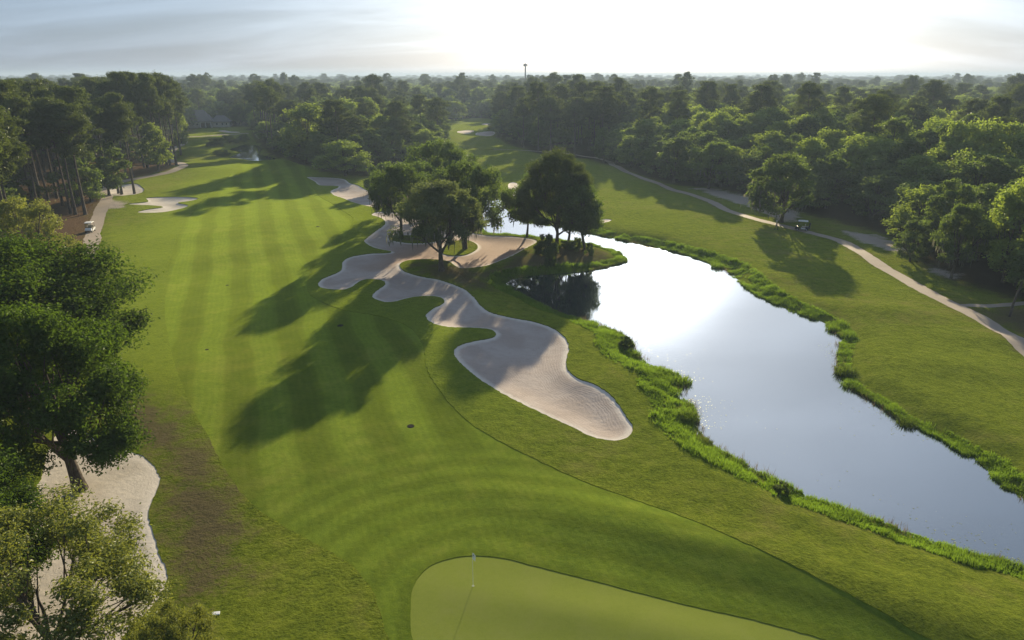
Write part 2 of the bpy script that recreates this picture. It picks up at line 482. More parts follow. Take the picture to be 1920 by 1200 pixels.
M_sand = sand_mat('bunker_sand', (0.30, 0.250, 0.225), (0.36, 0.310, 0.285), (0.52, 0.48, 0.44))
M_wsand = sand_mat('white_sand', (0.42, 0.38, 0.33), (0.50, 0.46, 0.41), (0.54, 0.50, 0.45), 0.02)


def path_mat():
    m, nt, out = mat('path_concrete')
    n1 = noise(nt, 0.5, 5, 0.65); n2 = noise(nt, 9, 5, 0.7)
    c = mixc(nt, n1, (0.20, 0.165, 0.135), (0.30, 0.255, 0.215))
    c = mixc(nt, mth(nt, 'MULTIPLY', sstep(nt, n2, 0.55, 0.8), 0.35), c, (0.18, 0.14, 0.10))
    b = nd(nt, 'ShaderNodeBsdfPrincipled', {'Base Color': c, 'Roughness': 0.85, 'Specular IOR Level': 0.2, 'Normal': bump(nt, n2, 0.3, 0.02)})
    nt.links.new(b.outputs[0], out.inputs[0])
    return m


M_path = path_mat()


def water_mat():
    m, nt, out = mat('pond_water')
    co = nd(nt, 'ShaderNodeTexCoord').outputs['Object']
    mp_ = nd(nt, 'ShaderNodeMapping', {'Vector': co, 'Scale': (1.0, 2.2, 1.0), 'Rotation': (0, 0, 0.4)}).outputs[0]
    n1 = noise(nt, 2.2, 3, 0.5, mp_); n2 = noise(nt, 0.12, 2, 0.5)
    h = mth(nt, 'MULTIPLY', n1, sstep(nt, n2, 0.3, 0.65))
    nrm = bump(nt, h, 0.16, 0.02)
    gl = nd(nt, 'ShaderNodeBsdfGlossy', {'Color': (0.93, 0.95, 1.0, 1), 'Roughness': 0.02, 'Normal': nrm})
    df = nd(nt, 'ShaderNodeBsdfDiffuse', {'Color': (0.022, 0.030, 0.034, 1)})
    fr = nd(nt, 'ShaderNodeFresnel', {'IOR': 1.6, 'Normal': nrm})
    fac = mth(nt, 'ADD', mth(nt, 'MULTIPLY', fr.outputs[0], 0.64), 0.32, clamp=True)
    mx = nd(nt, 'ShaderNodeMixShader', {0: fac, 1: df.outputs[0], 2: gl.outputs[0]})
    nt.links.new(mx.outputs[0], out.inputs[0])
    return m


M_water = water_mat()


def leaf_mat(name, dark, light, trans=0.45, tcol=None, gloss=0.025, rvar=0.8):
    m, nt, out = mat(name)
    rnd = nd(nt, 'ShaderNodeObjectInfo').outputs['Random']
    t = mth(nt, 'ADD', attr(nt, 'tint'), mth(nt, 'MULTIPLY', mth(nt, 'SUBTRACT', rnd, 0.5), rvar), clamp=True)
    c = mixc(nt, t, dark, light)
    tc_ = tcol or tuple(x * k for x, k in zip(light, (1.5, 1.45, 0.8)))
    d = nd(nt, 'ShaderNodeBsdfDiffuse', {'Color': c})
    tr = nd(nt, 'ShaderNodeBsdfTranslucent', {'Color': mixc(nt, t, tuple(x * 0.7 for x in tc_), tc_)})
    g = nd(nt, 'ShaderNodeBsdfGlossy', {'Color': (0.8, 0.85, 0.8, 1), 'Roughness': 0.42})
    a = nd(nt, 'ShaderNodeMixShader', {0: trans, 1: d.outputs[0], 2: tr.outputs[0]})
    b = nd(nt, 'ShaderNodeMixShader', {0: gloss, 1: a.outputs[0], 2: g.outputs[0]})
    nt.links.new(b.outputs[0], out.inputs[0])
    return m


M_oak = leaf_mat('oak_leaves', (0.034, 0.060, 0.015), (0.095, 0.150, 0.034), trans=.5)
M_greyoak = leaf_mat('grey_oak_leaves', (0.042, 0.062, 0.026), (0.115, 0.150, 0.060), trans=.45)
M_nearoak = leaf_mat('broad_leaves', (0.026, 0.050, 0.010), (0.068, 0.118, 0.018), gloss=0.008, rvar=.3)
M_pine = leaf_mat('pine_needles', (0.030, 0.047, 0.015), (0.076, 0.105, 0.028), trans=0.4)
M_hard = leaf_mat('wood_leaves', (0.042, 0.070, 0.020), (0.112, 0.168, 0.040), trans=.5)
M_pale = leaf_mat('pale_leaves', (0.075, 0.125, 0.025), (0.190, 0.260, 0.050), trans=.5)
M_yellow = leaf_mat('yellow_leaves', (0.062, 0.092, 0.016), (0.140, 0.168, 0.030), tcol=(0.28, 0.31, 0.045), rvar=.3)
M_moss = leaf_mat('hanging_moss', (0.055, 0.060, 0.045), (0.125, 0.130, 0.100), trans=0.4, tcol=(0.17, 0.17, 0.11))
M_bank = leaf_mat('bank_grass', (0.050, 0.112, 0.010), (0.155, 0.245, 0.020), trans=0.5, tcol=(0.20, 0.32, 0.025))
M_shrub = leaf_mat('shrub_leaves', (0.035, 0.065, 0.014), (0.100, 0.150, 0.030))


def bark_mat(name, a, b):
    m, nt, out = mat(name)
    co = nd(nt, 'ShaderNodeTexCoord').outputs['Object']
    mp_ = nd(nt, 'ShaderNodeMapping', {'Vector': co, 'Scale': (1, 1, 0.22)}).outputs[0]
    n = noise(nt, 9, 5, 0.7, mp_)
    c = mixc(nt, sstep(nt, n, 0.35, 0.68), a, b)
    p = nd(nt, 'ShaderNodeBsdfPrincipled', {'Base Color': c, 'Roughness': 0.9, 'Specular IOR Level': 0.15, 'Normal': bump(nt, n, 0.8, 0.06)})
    nt.links.new(p.outputs[0], out.inputs[0])
    return m


M_bark = bark_mat('oak_bark', (0.045, 0.036, 0.028), (0.13, 0.11, 0.09))
M_pbark = bark_mat('pine_bark', (0.042, 0.034, 0.029), (0.125, 0.104, 0.092))

# ------------------------------------------------------------------ terrain: one triangulation cut along every outline
rng = np.random.default_rng(11)
pts = []
r = 10.0
while r < 9000:
    st = max(0.8, r * (0.016 if r < 400 else 0.04))
    n = int(radians(110) * r / st)
    a = np.linspace(-radians(55), radians(55), n) + rng.uniform(-.5, .5) * st / r
    pts.append(np.column_stack([np.sin(a) * r, np.cos(a) * r]) + rng.normal(0, st * 0.12, (n, 2)))
    r += st
back = [(x, y) for x in np.linspace(-9000, 9000, 13) for y in np.linspace(-9000, 9000, 13) if y < abs(x) * 0.6 - 30 or abs(x) > 7000]
back += [(x, y) for x in np.linspace(-120, 120, 13) for y in np.linspace(-80, 0, 5)]
pts.append(np.array(back, float))
for b in bunk_p + [green_p]:       # rings just inside the outlines carry the slopes
    t = np.roll(b, -1, 0) - np.roll(b, 1, 0); t /= np.maximum(np.linalg.norm(t, axis=1), 1e-6)[:, None]
    nrm = np.column_stack([-t[:, 1], t[:, 0]])
    for off in (0.5, 1.1, -0.5):
        for sgn in (1, -1):
            pts.append((b + nrm * off * sgn)[::2])
t = np.roll(water_p, -1, 0) - np.roll(water_p, 1, 0); t /= np.linalg.norm(t, axis=1)[:, None]
nw = np.column_stack([-t[:, 1], t[:, 0]])
nw = sum(np.roll(nw, k, 0) for k in range(-7, 8)); nw /= np.linalg.norm(nw, axis=1)[:, None]
if inside(water_p, water_p[:50] + nw[:50] * 0.3).mean() > 0.5: nw = -nw       # outward
for off in (0.7, 1.6, 2.8, 4.2, -1.5, -3.5):
    pts.append((water_p + nw * off)[::2])
loops = bunk_p + isl_p + [green_p, fair_p, pathL_p, pathR_p, pathB_p, pathF_p, water_p]
free = np.vstack(pts)
keep = np.ones(len(free), bool)
for L in loops:                    # keep free points off the outlines so edges stay clean
    bb0, bb1 = L.min(0) - 2, L.max(0) + 2
    near = np.where(((free > bb0) & (free < bb1)).all(1))[0]
    if len(near):
        d = udist(L, free[near]); keep[near[d < 0.16 + 0.0012 * np.hypot(*free[near].T)]] = False
free = free[keep]
verts = list(map(tuple, free)); edges = []
for L in loops:
    i0 = len(verts); verts += list(map(tuple, L))
    edges += [(i0 + i, i0 + (i + 1) % len(L)) for i in range(len(L))]
res = geometry.delaunay_2d_cdt([Vector(v) for v in verts], edges, [], 0, 1e-4)
V2 = np.array([(v.x, v.y) for v in res[0]]); T = np.array(res[2], np.int64)
cen = V2[T].mean(1)
zone = np.zeros(len(T), int)       # 0 rough
zone[inside(fair_p, cen)] = 1
zone[inside(green_p, cen)] = 2
for k, p in enumerate((pathL_p, pathR_p, pathB_p, pathF_p)):
    zone[inside(p, cen) & (zone == 0)] = 10 + k
for k, b in enumerate(bunk_p):
    zone[inside(b, cen)] = 100 + k
for p in isl_p: zone[inside(p, cen)] = 0
Z = height(V2)


def soft(px, w=2.5):
    return Gp(px), w


straw_px = [(-300, 330), (330, 258), (341, 262), (330, 280), (318, 296), (344, 309), (320, 318), (250, 334), (205, 346), (196, 360), (197, 376), (180, 400), (166, 458), (140, 500), (40, 560), (-300, 560)]
bare_px = [[(180, 800), (215, 745), (262, 735), (305, 760), (350, 790), (400, 850), (445, 915), (462, 985), (450, 1050), (410, 1110), (350, 1160), (296, 1145), (312, 1060), (288, 985), (296, 900), (262, 850), (200, 825)],
           [(895, 515), (1000, 465), (1060, 455), (1120, 466), (1158, 484), (1110, 503), (1000, 510), (930, 540)], [(765, 494), (830, 490), (905, 505), (935, 548), (880, 542), (800, 518)], [(735, 444), (820, 443), (815, 453), (740, 453)],
           [(1230, 1075), (1290, 1070), (1400, 1105), (1440, 1130), (1330, 1125)], [(1810, 580), (1900, 574), (2000, 570), (2000, 680), (1930, 645), (1860, 604)]]
dirt_px = [[(1290, 352), (1340, 352), (1420, 372), (1470, 388), (1500, 402), (1470, 408), (1415, 394), (1350, 372)], [(1410, 384), (1450, 380), (1500, 396), (1500, 414), (1468, 420)],
           [(1570, 430), (1640, 438), (1690, 455), (1705, 478), (1680, 476), (1610, 452)], [(1730, 498), (1770, 505), (1815, 520), (1790, 524), (1740, 510)],
           [(195, 372), (240, 380), (230, 392), (190, 392)]]


def amount(polys, w):
    d = np.full(len(V2), 1e9)
    for p in polys: d = np.minimum(d, sdf(p, V2))
    return np.clip(0.5 - d / (2 * w), 0, 1)


A = {'litter': np.clip(0.5 - (-sdf(open_p, V2)) / 7.0, 0, 1),
     'straw': amount([Gp(straw_px)], 1.6),
     'bare': amount([Gp(p) for p in bare_px], 4.2) * 0.86,
     'dirt': amount([Gp(p) for p in dirt_px], 1.3) * 0.85}
A['litter'] *= 1 - A['straw']
for c_ in (pathL_c, pathR_c):      # verges worn by wheels
    A['bare'] = np.maximum(A['bare'], .42 * (1 - ss(1.1, 2.6, udist(c_, V2, closed=False))))
# semi-rough: cut shorter beside the upper fairway, so the edge there is soft
A['semi'] = (1 - ss(1, 17, sdf(fair_p, V2))) * ss(40, 66, V2[:, 1])
dg = sdf(green_p, V2)


def sub(name, mask, m, kind='structure', zadd=None, attrs=None, extra=None):
    t = T[mask]
    idx, inv = np.unique(t, return_inverse=True)
    tri = inv.reshape(-1, 3)
    v = np.column_stack([V2[idx], Z[idx]])
    if zadd is not None: v[:, 2] += zadd[idx]
    at = {k: a[idx] for k, a in (attrs or {}).items()}
    if extra is not None:
        ev, et = extra; et = et + len(v); v = np.vstack([v, ev]); tri = np.vstack([tri, et])
        for k in at: at[k] = np.concatenate([at[k], np.zeros(len(ev))])
    return ob(name, mesh_np(name, v, tris=tri, attrs=at, smooth=True, mats=[m]), kind=kind)


# grass lips: a short turf face round every bunker, down to the sand
LIP = 0.11
lv, lt, o0 = [], [], 0
for b, lip in [(b, LIP + .04) for b in bunk_p + isl_p] + [(fair_p, .04), (green_p, .075)]:
    z = height(b); n = len(b)
    lv.append(np.vstack([np.column_stack([b, z - (.03 if b is green_p else 0)]), np.column_stack([b, z - lip])]))
    i = np.arange(n); j = (i + 1) % n
    lt.append(np.vstack([np.column_stack([i, j, j + n]), np.column_stack([i, j + n, i + n])]) + o0); o0 += 2 * n
sub('ground', zone == 0, M_rough, attrs=A, extra=(np.vstack(lv), np.vstack(lt)))
sub('fairway', zone == 1, M_fair, zadd=np.full(len(V2), -.03), attrs={'garc': dg})
sub('putting_green', zone == 2, M_green, zadd=np.full(len(V2), -.06))
for k in range(4):
    sub('cart_path', zone == 10 + k, M_path)
for k, b in enumerate(bunk_p):
    mk = zone == 100 + k
    if not mk.any(): continue
    d = udist(b, V2)
    if k == 0:
        for p in isl_p: d = np.minimum(d, udist(p, V2))
    za = -LIP - 0.34 * ss(0, 3.0, d) if k != 4 else -0.03 - 0.05 * ss(0, 3.0, d)
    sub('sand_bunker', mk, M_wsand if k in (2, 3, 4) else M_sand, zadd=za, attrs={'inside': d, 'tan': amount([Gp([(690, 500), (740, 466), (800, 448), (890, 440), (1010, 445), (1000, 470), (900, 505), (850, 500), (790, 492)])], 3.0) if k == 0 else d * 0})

# water sheets, a hair wider than the waterline so that the bank cuts them
for nm, p in (('pond', water_p), ('stream', stream_p)):
    t = np.roll(p, -1, 0) - np.roll(p, 1, 0); t /= np.linalg.norm(t, axis=1)[:, None]
    n_ = np.column_stack([-t[:, 1], t[:, 0]])
    if inside(p, p[:40] + n_[:40] * 0.2).mean() > 0.5: n_ = -n_
    q = p + n_ * 0.25
    rr = geometry.delaunay_2d_cdt([Vector(x) for x in q], [(i, (i + 1) % len(q)) for i in range(len(q))], [], 1, 1e-4)
    v = np.array([(x.x, x.y, WZ + 0.02) for x in rr[0]]); tt = np.array([f for f in rr[2]])
    ce = v[tt][:, :, :2].mean(1); tt = tt[inside(q, ce)]
    ob(nm, mesh_np(nm, v, tris=tt, mats=[M_water]), kind='structure')


# ------------------------------------------------------------------ tree builder
def tube(p, r, n=7):
    p = np.asarray(p, float); r = np.asarray(r, float)
    t = np.gradient(p, axis=0); t /= np.maximum(np.linalg.norm(t, axis=1), 1e-9)[:, None]
    ref = np.where(np.abs(t[:, 2:3]) > 0.9, np.array([[1., 0, 0]]), np.array([[0, 0, 1.]]))
    a = np.cross(t, ref); a /= np.linalg.norm(a, axis=1)[:, None]; b = np.cross(t, a)
    th = np.arange(n) * 2 * pi / n
    v = p[:, None] + r[:, None, None] * (np.cos(th)[None, :, None] * a[:, None] + np.sin(th)[None, :, None] * b[:, None])
    m = len(p); i = np.arange(m - 1)[:, None] * n; k = np.arange(n)[None]; k2 = (k + 1) % n
    q = np.stack([i + k, i + k2, i + n + k2, i + n + k], -1).reshape(-1, 4)
    return v.reshape(-1, 3), q


def join_tubes(lst):
    vs, qs, o = [], [], 0
    for v, q in lst:
        vs.append(v); qs.append(q + o); o += len(v)
    return np.vstack(vs), np.vstack(qs)


def bez(a, b, c, n):
    t = np.linspace(0, 1, n)[:, None]
    return (1 - t) ** 2 * a + 2 * t * (1 - t) * b + t * t * c


def leaf_cloud(rg, cen, rad, per, ll, lw, flat, up, fold=0.25, shell=0.55, tdir=None):
    n = len(cen) * per
    ci = np.repeat(np.arange(len(cen)), per)
    d = rg.normal(size=(n, 3)); d /= np.linalg.norm(d, axis=1)[:, None]
    rr = rad[ci] * (shell + (1 - shell) * rg.random(n)) * rg.choice([1, 1, 1, .6], n) * (1 + 0.25 * rg.normal(size=n) * (rg.random(n) < .15))
    lob = 1 + 0.22 * np.sin(d[:, 0] * 5 + ci * 1.7) * np.sin(d[:, 1] * 5 + ci) + 0.15 * np.sin(d[:, 2] * 8 + ci * 2.3)
    p = cen[ci] + d * (rr * lob)[:, None] * np.array([1, 1, flat])
    nn = d * 0.7 + np.array([0, 0, up]) + rg.normal(size=(n, 3)) * 0.55
    nn /= np.linalg.norm(nn, axis=1)[:, None]
    tt = np.cross(nn, rg.normal(size=(n, 3))); tt /= np.maximum(np.linalg.norm(tt, axis=1), 1e-6)[:, None]
    bb = np.cross(nn, tt)
    s = rg.uniform(0.65, 1.35, n)[:, None]
    L, Wd = tt * ll * 0.5 * s, bb * lw * 0.5 * s
    fo = nn * (lw * fold) * s
    v = np.stack([p - L, p + Wd + fo, p + L, p - Wd + fo], 1).reshape(-1, 3)
    i = np.arange(n)[:, None] * 4
    tri = np.stack([i + 0, i + 1, i + 2, i + 0, i + 2, i + 3], -1).reshape(-1, 3)
    ct = rg.random(len(cen))
    tint = np.clip(0.5 + 0.55 * (ct[ci] - 0.5) + rg.normal(0, 0.17, n), 0, 1)
    return v, tri, np.repeat(tint, 4)


def make_tree(seed, H=14., R=6., cb=4., nc=60, cr=1.5, per=300, ll=.3, lw=.16, flat=.7, up=.35, tr=.35, style='oak', lean=(0, 0), leaf=None, bark=None,
              moss=0, limbs=7, asym=.22, forks=1, spread=1.0):
    rg = np.random.default_rng(seed)
    ph = rg.uniform(0, 6.28, 4)
    cen, rad = [], []
    tries = 0
    top = np.array([lean[0], lean[1], 0.])
    while len(cen) < nc and tries < 8000:
        tries += 1
        th = rg.uniform(0, 2 * pi)
        w = 1 + asym * sin(2 * th + ph[0]) + asym * .8 * sin(3 * th + ph[1])
        if style == 'oak':        # broad dome, hollow below
            z = rg.uniform(0, 1) ** 0.85; e = math.sqrt(max(0, 1 - (abs(z - .28) / (.72 if z > .28 else .5)) ** 2.2))
            q = rg.uniform(.25 if z > .6 else .5, 1) ** .6
            c = np.array([cos(th) * R * e * q * w, sin(th) * R * e * q * w, cb + z * (H - cb - cr * .5)])
        elif style == 'bush':
            z = rg.uniform(0, 1); e = math.sqrt(max(0, 1 - (z * .95) ** 2)); q = rg.uniform(.3, 1) ** .5
            c = np.array([cos(th) * R * e * q * w, sin(th) * R * e * q * w, cb + z * (H - cb - cr * .5)])
        elif style == 'pine':     # ragged flat-topped head, gappy shelves
            z = rg.uniform(0, 1) ** .8; e = math.sqrt(max(0.02, 1 - (abs(z - .34) / (.70 if z > .34 else .42)) ** 2))
            e *= 0.86 + 0.24 * sin(z * 11 + ph[2]) * sin(th * 2 + ph[3])
            q = rg.uniform(.2, 1) ** .6
            c = np.array([cos(th) * R * e * q * w, sin(th) * R * e * q * w, cb + z * (H - cb - cr * .4)])
        else:                     # 'ovate' upright oval
            z = rg.uniform(0, 1); e = sin(pi * (0.12 + z * .82)) ** .7; q = rg.uniform(.3, 1) ** .55
            c = np.array([cos(th) * R * e * q * w, sin(th) * R * e * q * w, cb + z * (H - cb - cr * .5)])
        c = c + top * (c[2] / H)
        rc = cr * rg.uniform(.65, 1.25)
        if any(np.linalg.norm((c - o) * np.array([1, 1, 1.25])) < .62 * (rc + q_) * .62 for o, q_ in zip(cen, rad)): continue
        cen.append(c); rad.append(rc)
    cen, rad = np.array(cen), np.array(rad)
    for ax in (0, 1):             # crown exactly as wide and as tall as asked for
        lo, hi = (cen[:, ax] - rad * .75).min(), (cen[:, ax] + rad * .75).max()
        cen[:, ax] = (cen[:, ax] - (lo + hi) / 2) * (2 * R / (hi - lo)) + lean[ax] * .6
    cen[:, 2] = cb + (cen[:, 2] - cb) * (H - cb) / max(1e-3, (cen[:, 2] + rad * flat * .9).max() - cb)
    # trunk
    th_ = H * .93 if style == 'pine' else cb + (H - cb) * .45
    tz = np.linspace(-0.35, th_, 9)
    wob = np.cumsum(rg.normal(0, .03 + .004 * H * (style != 'pine'), (9, 2)), 0); wob[:2] = 0
    tp = np.column_stack([wob + np.outer(np.clip(tz, 0, None) / H, top[:2]), tz])
    rr = tr * (1 - .78 * np.linspace(0, 1, 9)) * (1 + .45 * np.exp(-np.linspace(0, 1, 9) * 9))
    tubes = [tube(tp, rr, 8)]

    def trunk_at(z):
        return np.array([np.interp(z, tz, tp[:, i]) for i in range(3)]), np.interp(z, tz, rr)
    if style == 'pine':
        for c in cen:
            a, ra = trunk_at(min(th_, max(cb * .8, c[2] - .25 * np.linalg.norm(c[:2] - top[:2] * c[2] / H))))
            tubes.append(tube(bez(a, a * .5 + c * .5 + np.array([0, 0, -.2]), c, 4), np.linspace(min(.09, ra * .6), .025, 4), 4))
        for k in range(6):        # dead stubs below the head
            a, ra = trunk_at(cb * rg.uniform(.55, .98)); th = rg.uniform(0, 6.28); l = rg.uniform(.6, 1.8)
            tubes.append(tube(bez(a, a + np.array([cos(th) * l * .5, sin(th) * l * .5, .1]), a + np.array([cos(th) * l, sin(th) * l, rg.uniform(-.3, .3)]), 3), np.linspace(.05, .015, 3), 4))
    else:
        ctr = [cen[rg.integers(len(cen))]]
        while len(ctr) < min(limbs, len(cen)):
            dd = np.min([np.linalg.norm(cen - c, axis=1) for c in ctr], 0); ctr.append(cen[dd.argmax()])
        ctr = np.array(ctr)
        for _ in range(3):
            own = np.linalg.norm(cen[:, None] - ctr[None], axis=2).argmin(1)
            ctr = np.array([cen[own == k].mean(0) if (own == k).any() else ctr[k] for k in range(len(ctr))])
        for k in range(len(ctr)):
            z0 = (cb * rg.uniform(.45, .95)) if style != 'ovate' else rg.uniform(cb * .7, th_)
            z0 = min(max(z0, .12 * H), th_)
            a, ra = trunk_at(z0); c = ctr[k]
            mid = a * .45 + c * .55; mid[2] = a[2] + (c[2] - a[2]) * .35 + rg.uniform(-.2, .3)
            P = bez(a, mid + rg.normal(0, .2, 3), c, 7); lr = np.linspace(ra * .62, .06, 7)
            tubes.append(tube(P, lr, 6))
            for c2 in cen[own == k]:
                j = rg.integers(2, 6); s = P[j]
                tubes.append(tube(bez(s, s * .5 + c2 * .5 + np.array([0, 0, .15 * rg.normal()]), c2, 4), np.linspace(lr[j] * .5, .02, 4), 4))
    tv, tq = join_tubes(tubes)
    trunk = mesh_np('trunk', tv, quads=tq, smooth=True, mats=[bark or M_bark])
    cv, ct, tint = leaf_cloud(rg, cen, rad, per, ll, lw, flat, up)
    crown = mesh_np('crown', cv, tris=ct, attrs={'tint': tint}, mats=[leaf or M_oak])
    pm = None
    if moss:
        low = np.argsort(cen[:, 2])[:max(4, int(len(cen) * .5))]
        n = moss; ci = rg.choice(low, n)
        p = cen[ci] + rg.normal(size=(n, 3)) * rad[ci][:, None] * np.array([.6, .6, .25]); p[:, 2] -= rad[ci] * .35
        L = rg.uniform(.4, 1.35, n) * (1 + .6 * (rg.random(n) < .2)); L = np.minimum(L, np.maximum(p[:, 2] - 1.2, .3)); w = rg.uniform(.05, .16, n)
        a = rg.uniform(0, pi, n); dx = np.column_stack([np.cos(a), np.sin(a), np.zeros(n)]) * w[:, None]
        dn = np.column_stack([rg.normal(0, .08, n), rg.normal(0, .08, n), -L])
        v = np.stack([p - dx, p + dx, p + dn * .55 + dx * .9, p + dn * .55 - dx * .7, p + dn], 1).reshape(-1, 3)
        i = np.arange(n)[:, None] * 5
        tri = np.stack([i, i + 1, i + 2, i, i + 2, i + 3, i + 3, i + 2, i + 4], -1).reshape(-1, 3)
        pm = mesh_np('spanish_moss', v, tris=tri, attrs={'tint': np.repeat(rg.random(n), 5)}, mats=[M_moss])
    return dict(trunk=trunk, crown=crown, moss=pm, H=H, R=R)


def plant_tree(pr, name, label, cat, P, H=None, R=None, rz=0., group=None):
    sz = (H / pr['H']) if H else 1.0
    sx = (R / pr['R']) if R else sz
    o = thing(name, label, cat, P, rz, group, (sx, sx, sz))
    ob('trunk', pr['trunk'], o); ob('crown', pr['crown'], o)
    if pr['moss'] is not None: ob('spanish_moss', pr['moss'], o, kind='stuff')
    return o


def tree_px(pr, name, label, px, py, top, wpx, rz=0., group=None, cat='tree'):
    """a tree whose foot, top and crown width were read off the photograph"""
    P = g1(px, py); H = top_z(P, top) - P.z; R = wpx * mpp(P, H * .6) / 2
    return plant_tree(pr, name, label, cat, P, H, R, rz, group)


# ---- near trees on the left
T_near1 = make_tree(21, 15, 7.0, 4.6, 104, 1.5, 820, .25, .135, .8, .4, .48, 'oak', (-1.6, .8), M_nearoak, limbs=8)
T_near2 = make_tree(22, 14, 7.5, 3.2, 110, 1.55, 740, .25, .135, .8, .4, .45, 'oak', (.6, 0), M_nearoak, limbs=9)
T_sap = make_tree(23, 8.5, 5.0, 1.6, 105, .78, 600, .145, .07, .8, .3, .14, 'bush', (0, 0), M_yellow, limbs=12)
T_olive = make_tree(24, 9, 5.5, 2.2, 70, .95, 260, .24, .12, .8, .3, .18, 'oak', (0, 0), M_yellow, limbs=10)

tree_px(T_near1, 'oak_tree', 'big dark oak with leaning trunk rising from the white sand bunker at lower left', 150, 915, 560, 350, .3)
Pn = g1(60, 750)
plant_tree(T_near2, 'oak_tree', 'broad dark green oak behind the leaning oak, spreading over the left edge of the fairway', 'tree', Pn, top_z(Pn, 430) - Pn.z, 10.6, 1.2)
Pn = g1(-60, 1130)
plant_tree(T_near2, 'oak_tree', 'dark leafy bough tree cut by the left edge just above the yellowish tree', 'tree', Pn, top_z(Pn, 842) - Pn.z, 5.6, 3.9)
Pn = g1(-190, 880)
plant_tree(T_near1, 'oak_tree', 'dark oak at the left edge of the picture beside the leaning oak', 'tree', Pn, top_z(Pn, 590) - Pn.z, 6.2, 2.9)
tree_px(T_sap, 'young_tree', 'small yellow green tree with many thin stems over the lower left bunker', 112, 1240, 958, 500, 0.4)
Pn = g1(335, 1330)
plant_tree(T_sap, 'young_tree', 'low yellow green sapling at the bottom edge below the white sand', 'tree', Pn, top_z(Pn, 1142) - Pn.z, 2.3, 2.0)
tree_px(T_olive, 'young_tree', 'thin leaved yellowish tree beside the cart path below the left pines', 62, 520, 366, 165, 1.0)
tree_px(T_olive, 'young_tree', 'yellowish thin crowned tree at the left picture edge under the pines', -30, 470, 372, 170, 2.4)

# ---- peninsula and island trees
T_is1 = make_tree(31, 13, 6.5, 5.0, 70, 1.35, 330, .34, .18, .75, .4, .38, 'oak', (0, 0), M_oak, moss=420)
T_is2 = make_tree(32, 14, 7.5, 5.2, 85, 1.35, 380, .32, .16, .75, .4, .42, 'oak', (-.6, 0), M_greyoak, moss=460)
T_is3 = make_tree(33, 12, 8.0, 3.4, 80, 1.45, 330, .36, .19, .75, .4, .4, 'oak', (0, 0), M_oak, moss=300)
T_ip = make_tree(34, 17, 7.0, 4.6, 120, 1.2, 330, .48, .085, .75, .2, .32, 'oak', (0, 0), M_pine, bark=M_pbark, limbs=9, asym=.08)
T_ip2 = make_tree(35, 13, 4.2, 3.5, 60, 1.2, 300, .34, .17, .75, .35, .30, 'ovate', (-2.2, 0), M_oak)
T_bush = make_tree(36, 3.0, 2.2, .2, 26, .65, 240, .26, .13, .8, .4, .06, 'bush', (0, 0), M_shrub, limbs=5)
tree_px(T_is2, 'oak_tree', 'grey green oak hung with moss on the grass spit inside the long bunker', 828, 508, 336, 180, .2)
tree_px(T_is1, 'oak_tree', 'smaller oak with forked trunk and hanging moss on the left grass island in the bunker', 752, 446, 304, 112, 2.2)
tree_px(T_is3, 'oak_tree', 'large round dark oak standing behind the front mossy oak in the bunker', 872, 466, 300, 170, 1.1)
tree_px(T_is3, 'oak_tree', 'broad flat oak behind the bunker oaks near the pond head', 832, 392, 258, 155, 4.0)
tree_px(T_is1, 'oak_tree', 'bushy oak filling the gap between the forked oak and the large round oak', 800, 420, 300, 105, .6)
tree_px(T_bush, 'round_bush', 'small round dark tree left of the forked bunker oak', 716, 358, 303, 66, .5)
tree_px(T_ip, 'pine_tree', 'tall dense round headed pine on the tip of the grassy spit by the pond', 1044, 462, 277, 158, .4)
tree_px(T_ip, 'pine_tree', 'second pine merged into the right of the round headed pine on the spit', 1066, 458, 300, 112, 2.5)
tree_px(T_ip2, 'oak_tree', 'leafy tree with trunk leaning over the pond at the right of the spit', 1097, 470, 332, 92, .1)
tree_px(T_ip2, 'oak_tree', 'slim dark tree at the left of the spit beside the pink sand', 988, 443, 318, 66, 2.0)
for px, py, tp, w, lb in ((1022, 478, 440, 46, 'leafy shrub at the foot of the pines on the left of the spit'), (1078, 468, 446, 34, 'low shrub between the pine trunks and the leaning trunk on the spit'),
                          (1062, 466, 450, 26, 'small shrub against the pine trunks on the spit'), (1106, 478, 455, 18, 'little shrub right of the leaning trunk on the spit'),
                          (1030, 500, 462, 20, 'thin upright shrub at the water side of the spit')):
    tree_px(T_bush, 'shrub', lb, px, py, tp, w, px * .1, cat='shrub')
tree_px(T_bush, 'shrub', 'dark shrub leaning over the near pond bank beside the bunker', 1172, 650, 632, 30, 2., cat='shrub')
tree_px(T_bush, 'shrub', 'greyish bush on the near bank at lower right', 1464, 922, 906, 34, 1., cat='shrub')


def reed_mesh(seed, n, R, h0, h1):
    r_ = np.random.default_rng(seed)
    d = R * np.sqrt(r_.random(n)); a = r_.uniform(0, 6.28, n); h = r_.uniform(h0, h1, n) * (1 - .45 * d / R)
    b = np.column_stack([np.cos(a) * d, np.sin(a) * d]); t = r_.uniform(0, 6.28, n); w = r_.uniform(.012, .03, n)
    dx = np.column_stack([np.cos(t), np.sin(t)]) * w[:, None]; ln = b * .35 + r_.normal(0, .14, (n, 2)) * h[:, None]
    z = np.full(n, -.12)
    mid = b + ln * .4
    v = np.stack([np.column_stack([b - dx, z]), np.column_stack([b + dx, z]), np.column_stack([mid + dx * .8, h * .6]), np.column_stack([mid - dx * .8, h * .6]), np.column_stack([b + ln, h - .06 * r_.random(n)])], 1).reshape(-1, 3)
    i = np.arange(n)[:, None] * 5
    tri = np.stack([i, i + 1, i + 2, i, i + 2, i + 3, i + 3, i + 2, i + 4], -1).reshape(-1, 3)
    return mesh_np('blades', v, tris=tri, attrs={'tint': np.repeat(np.clip(r_.normal(.5, .28, n), 0, 1), 5)}, mats=[M_bank if seed % 2 else M_shrub])


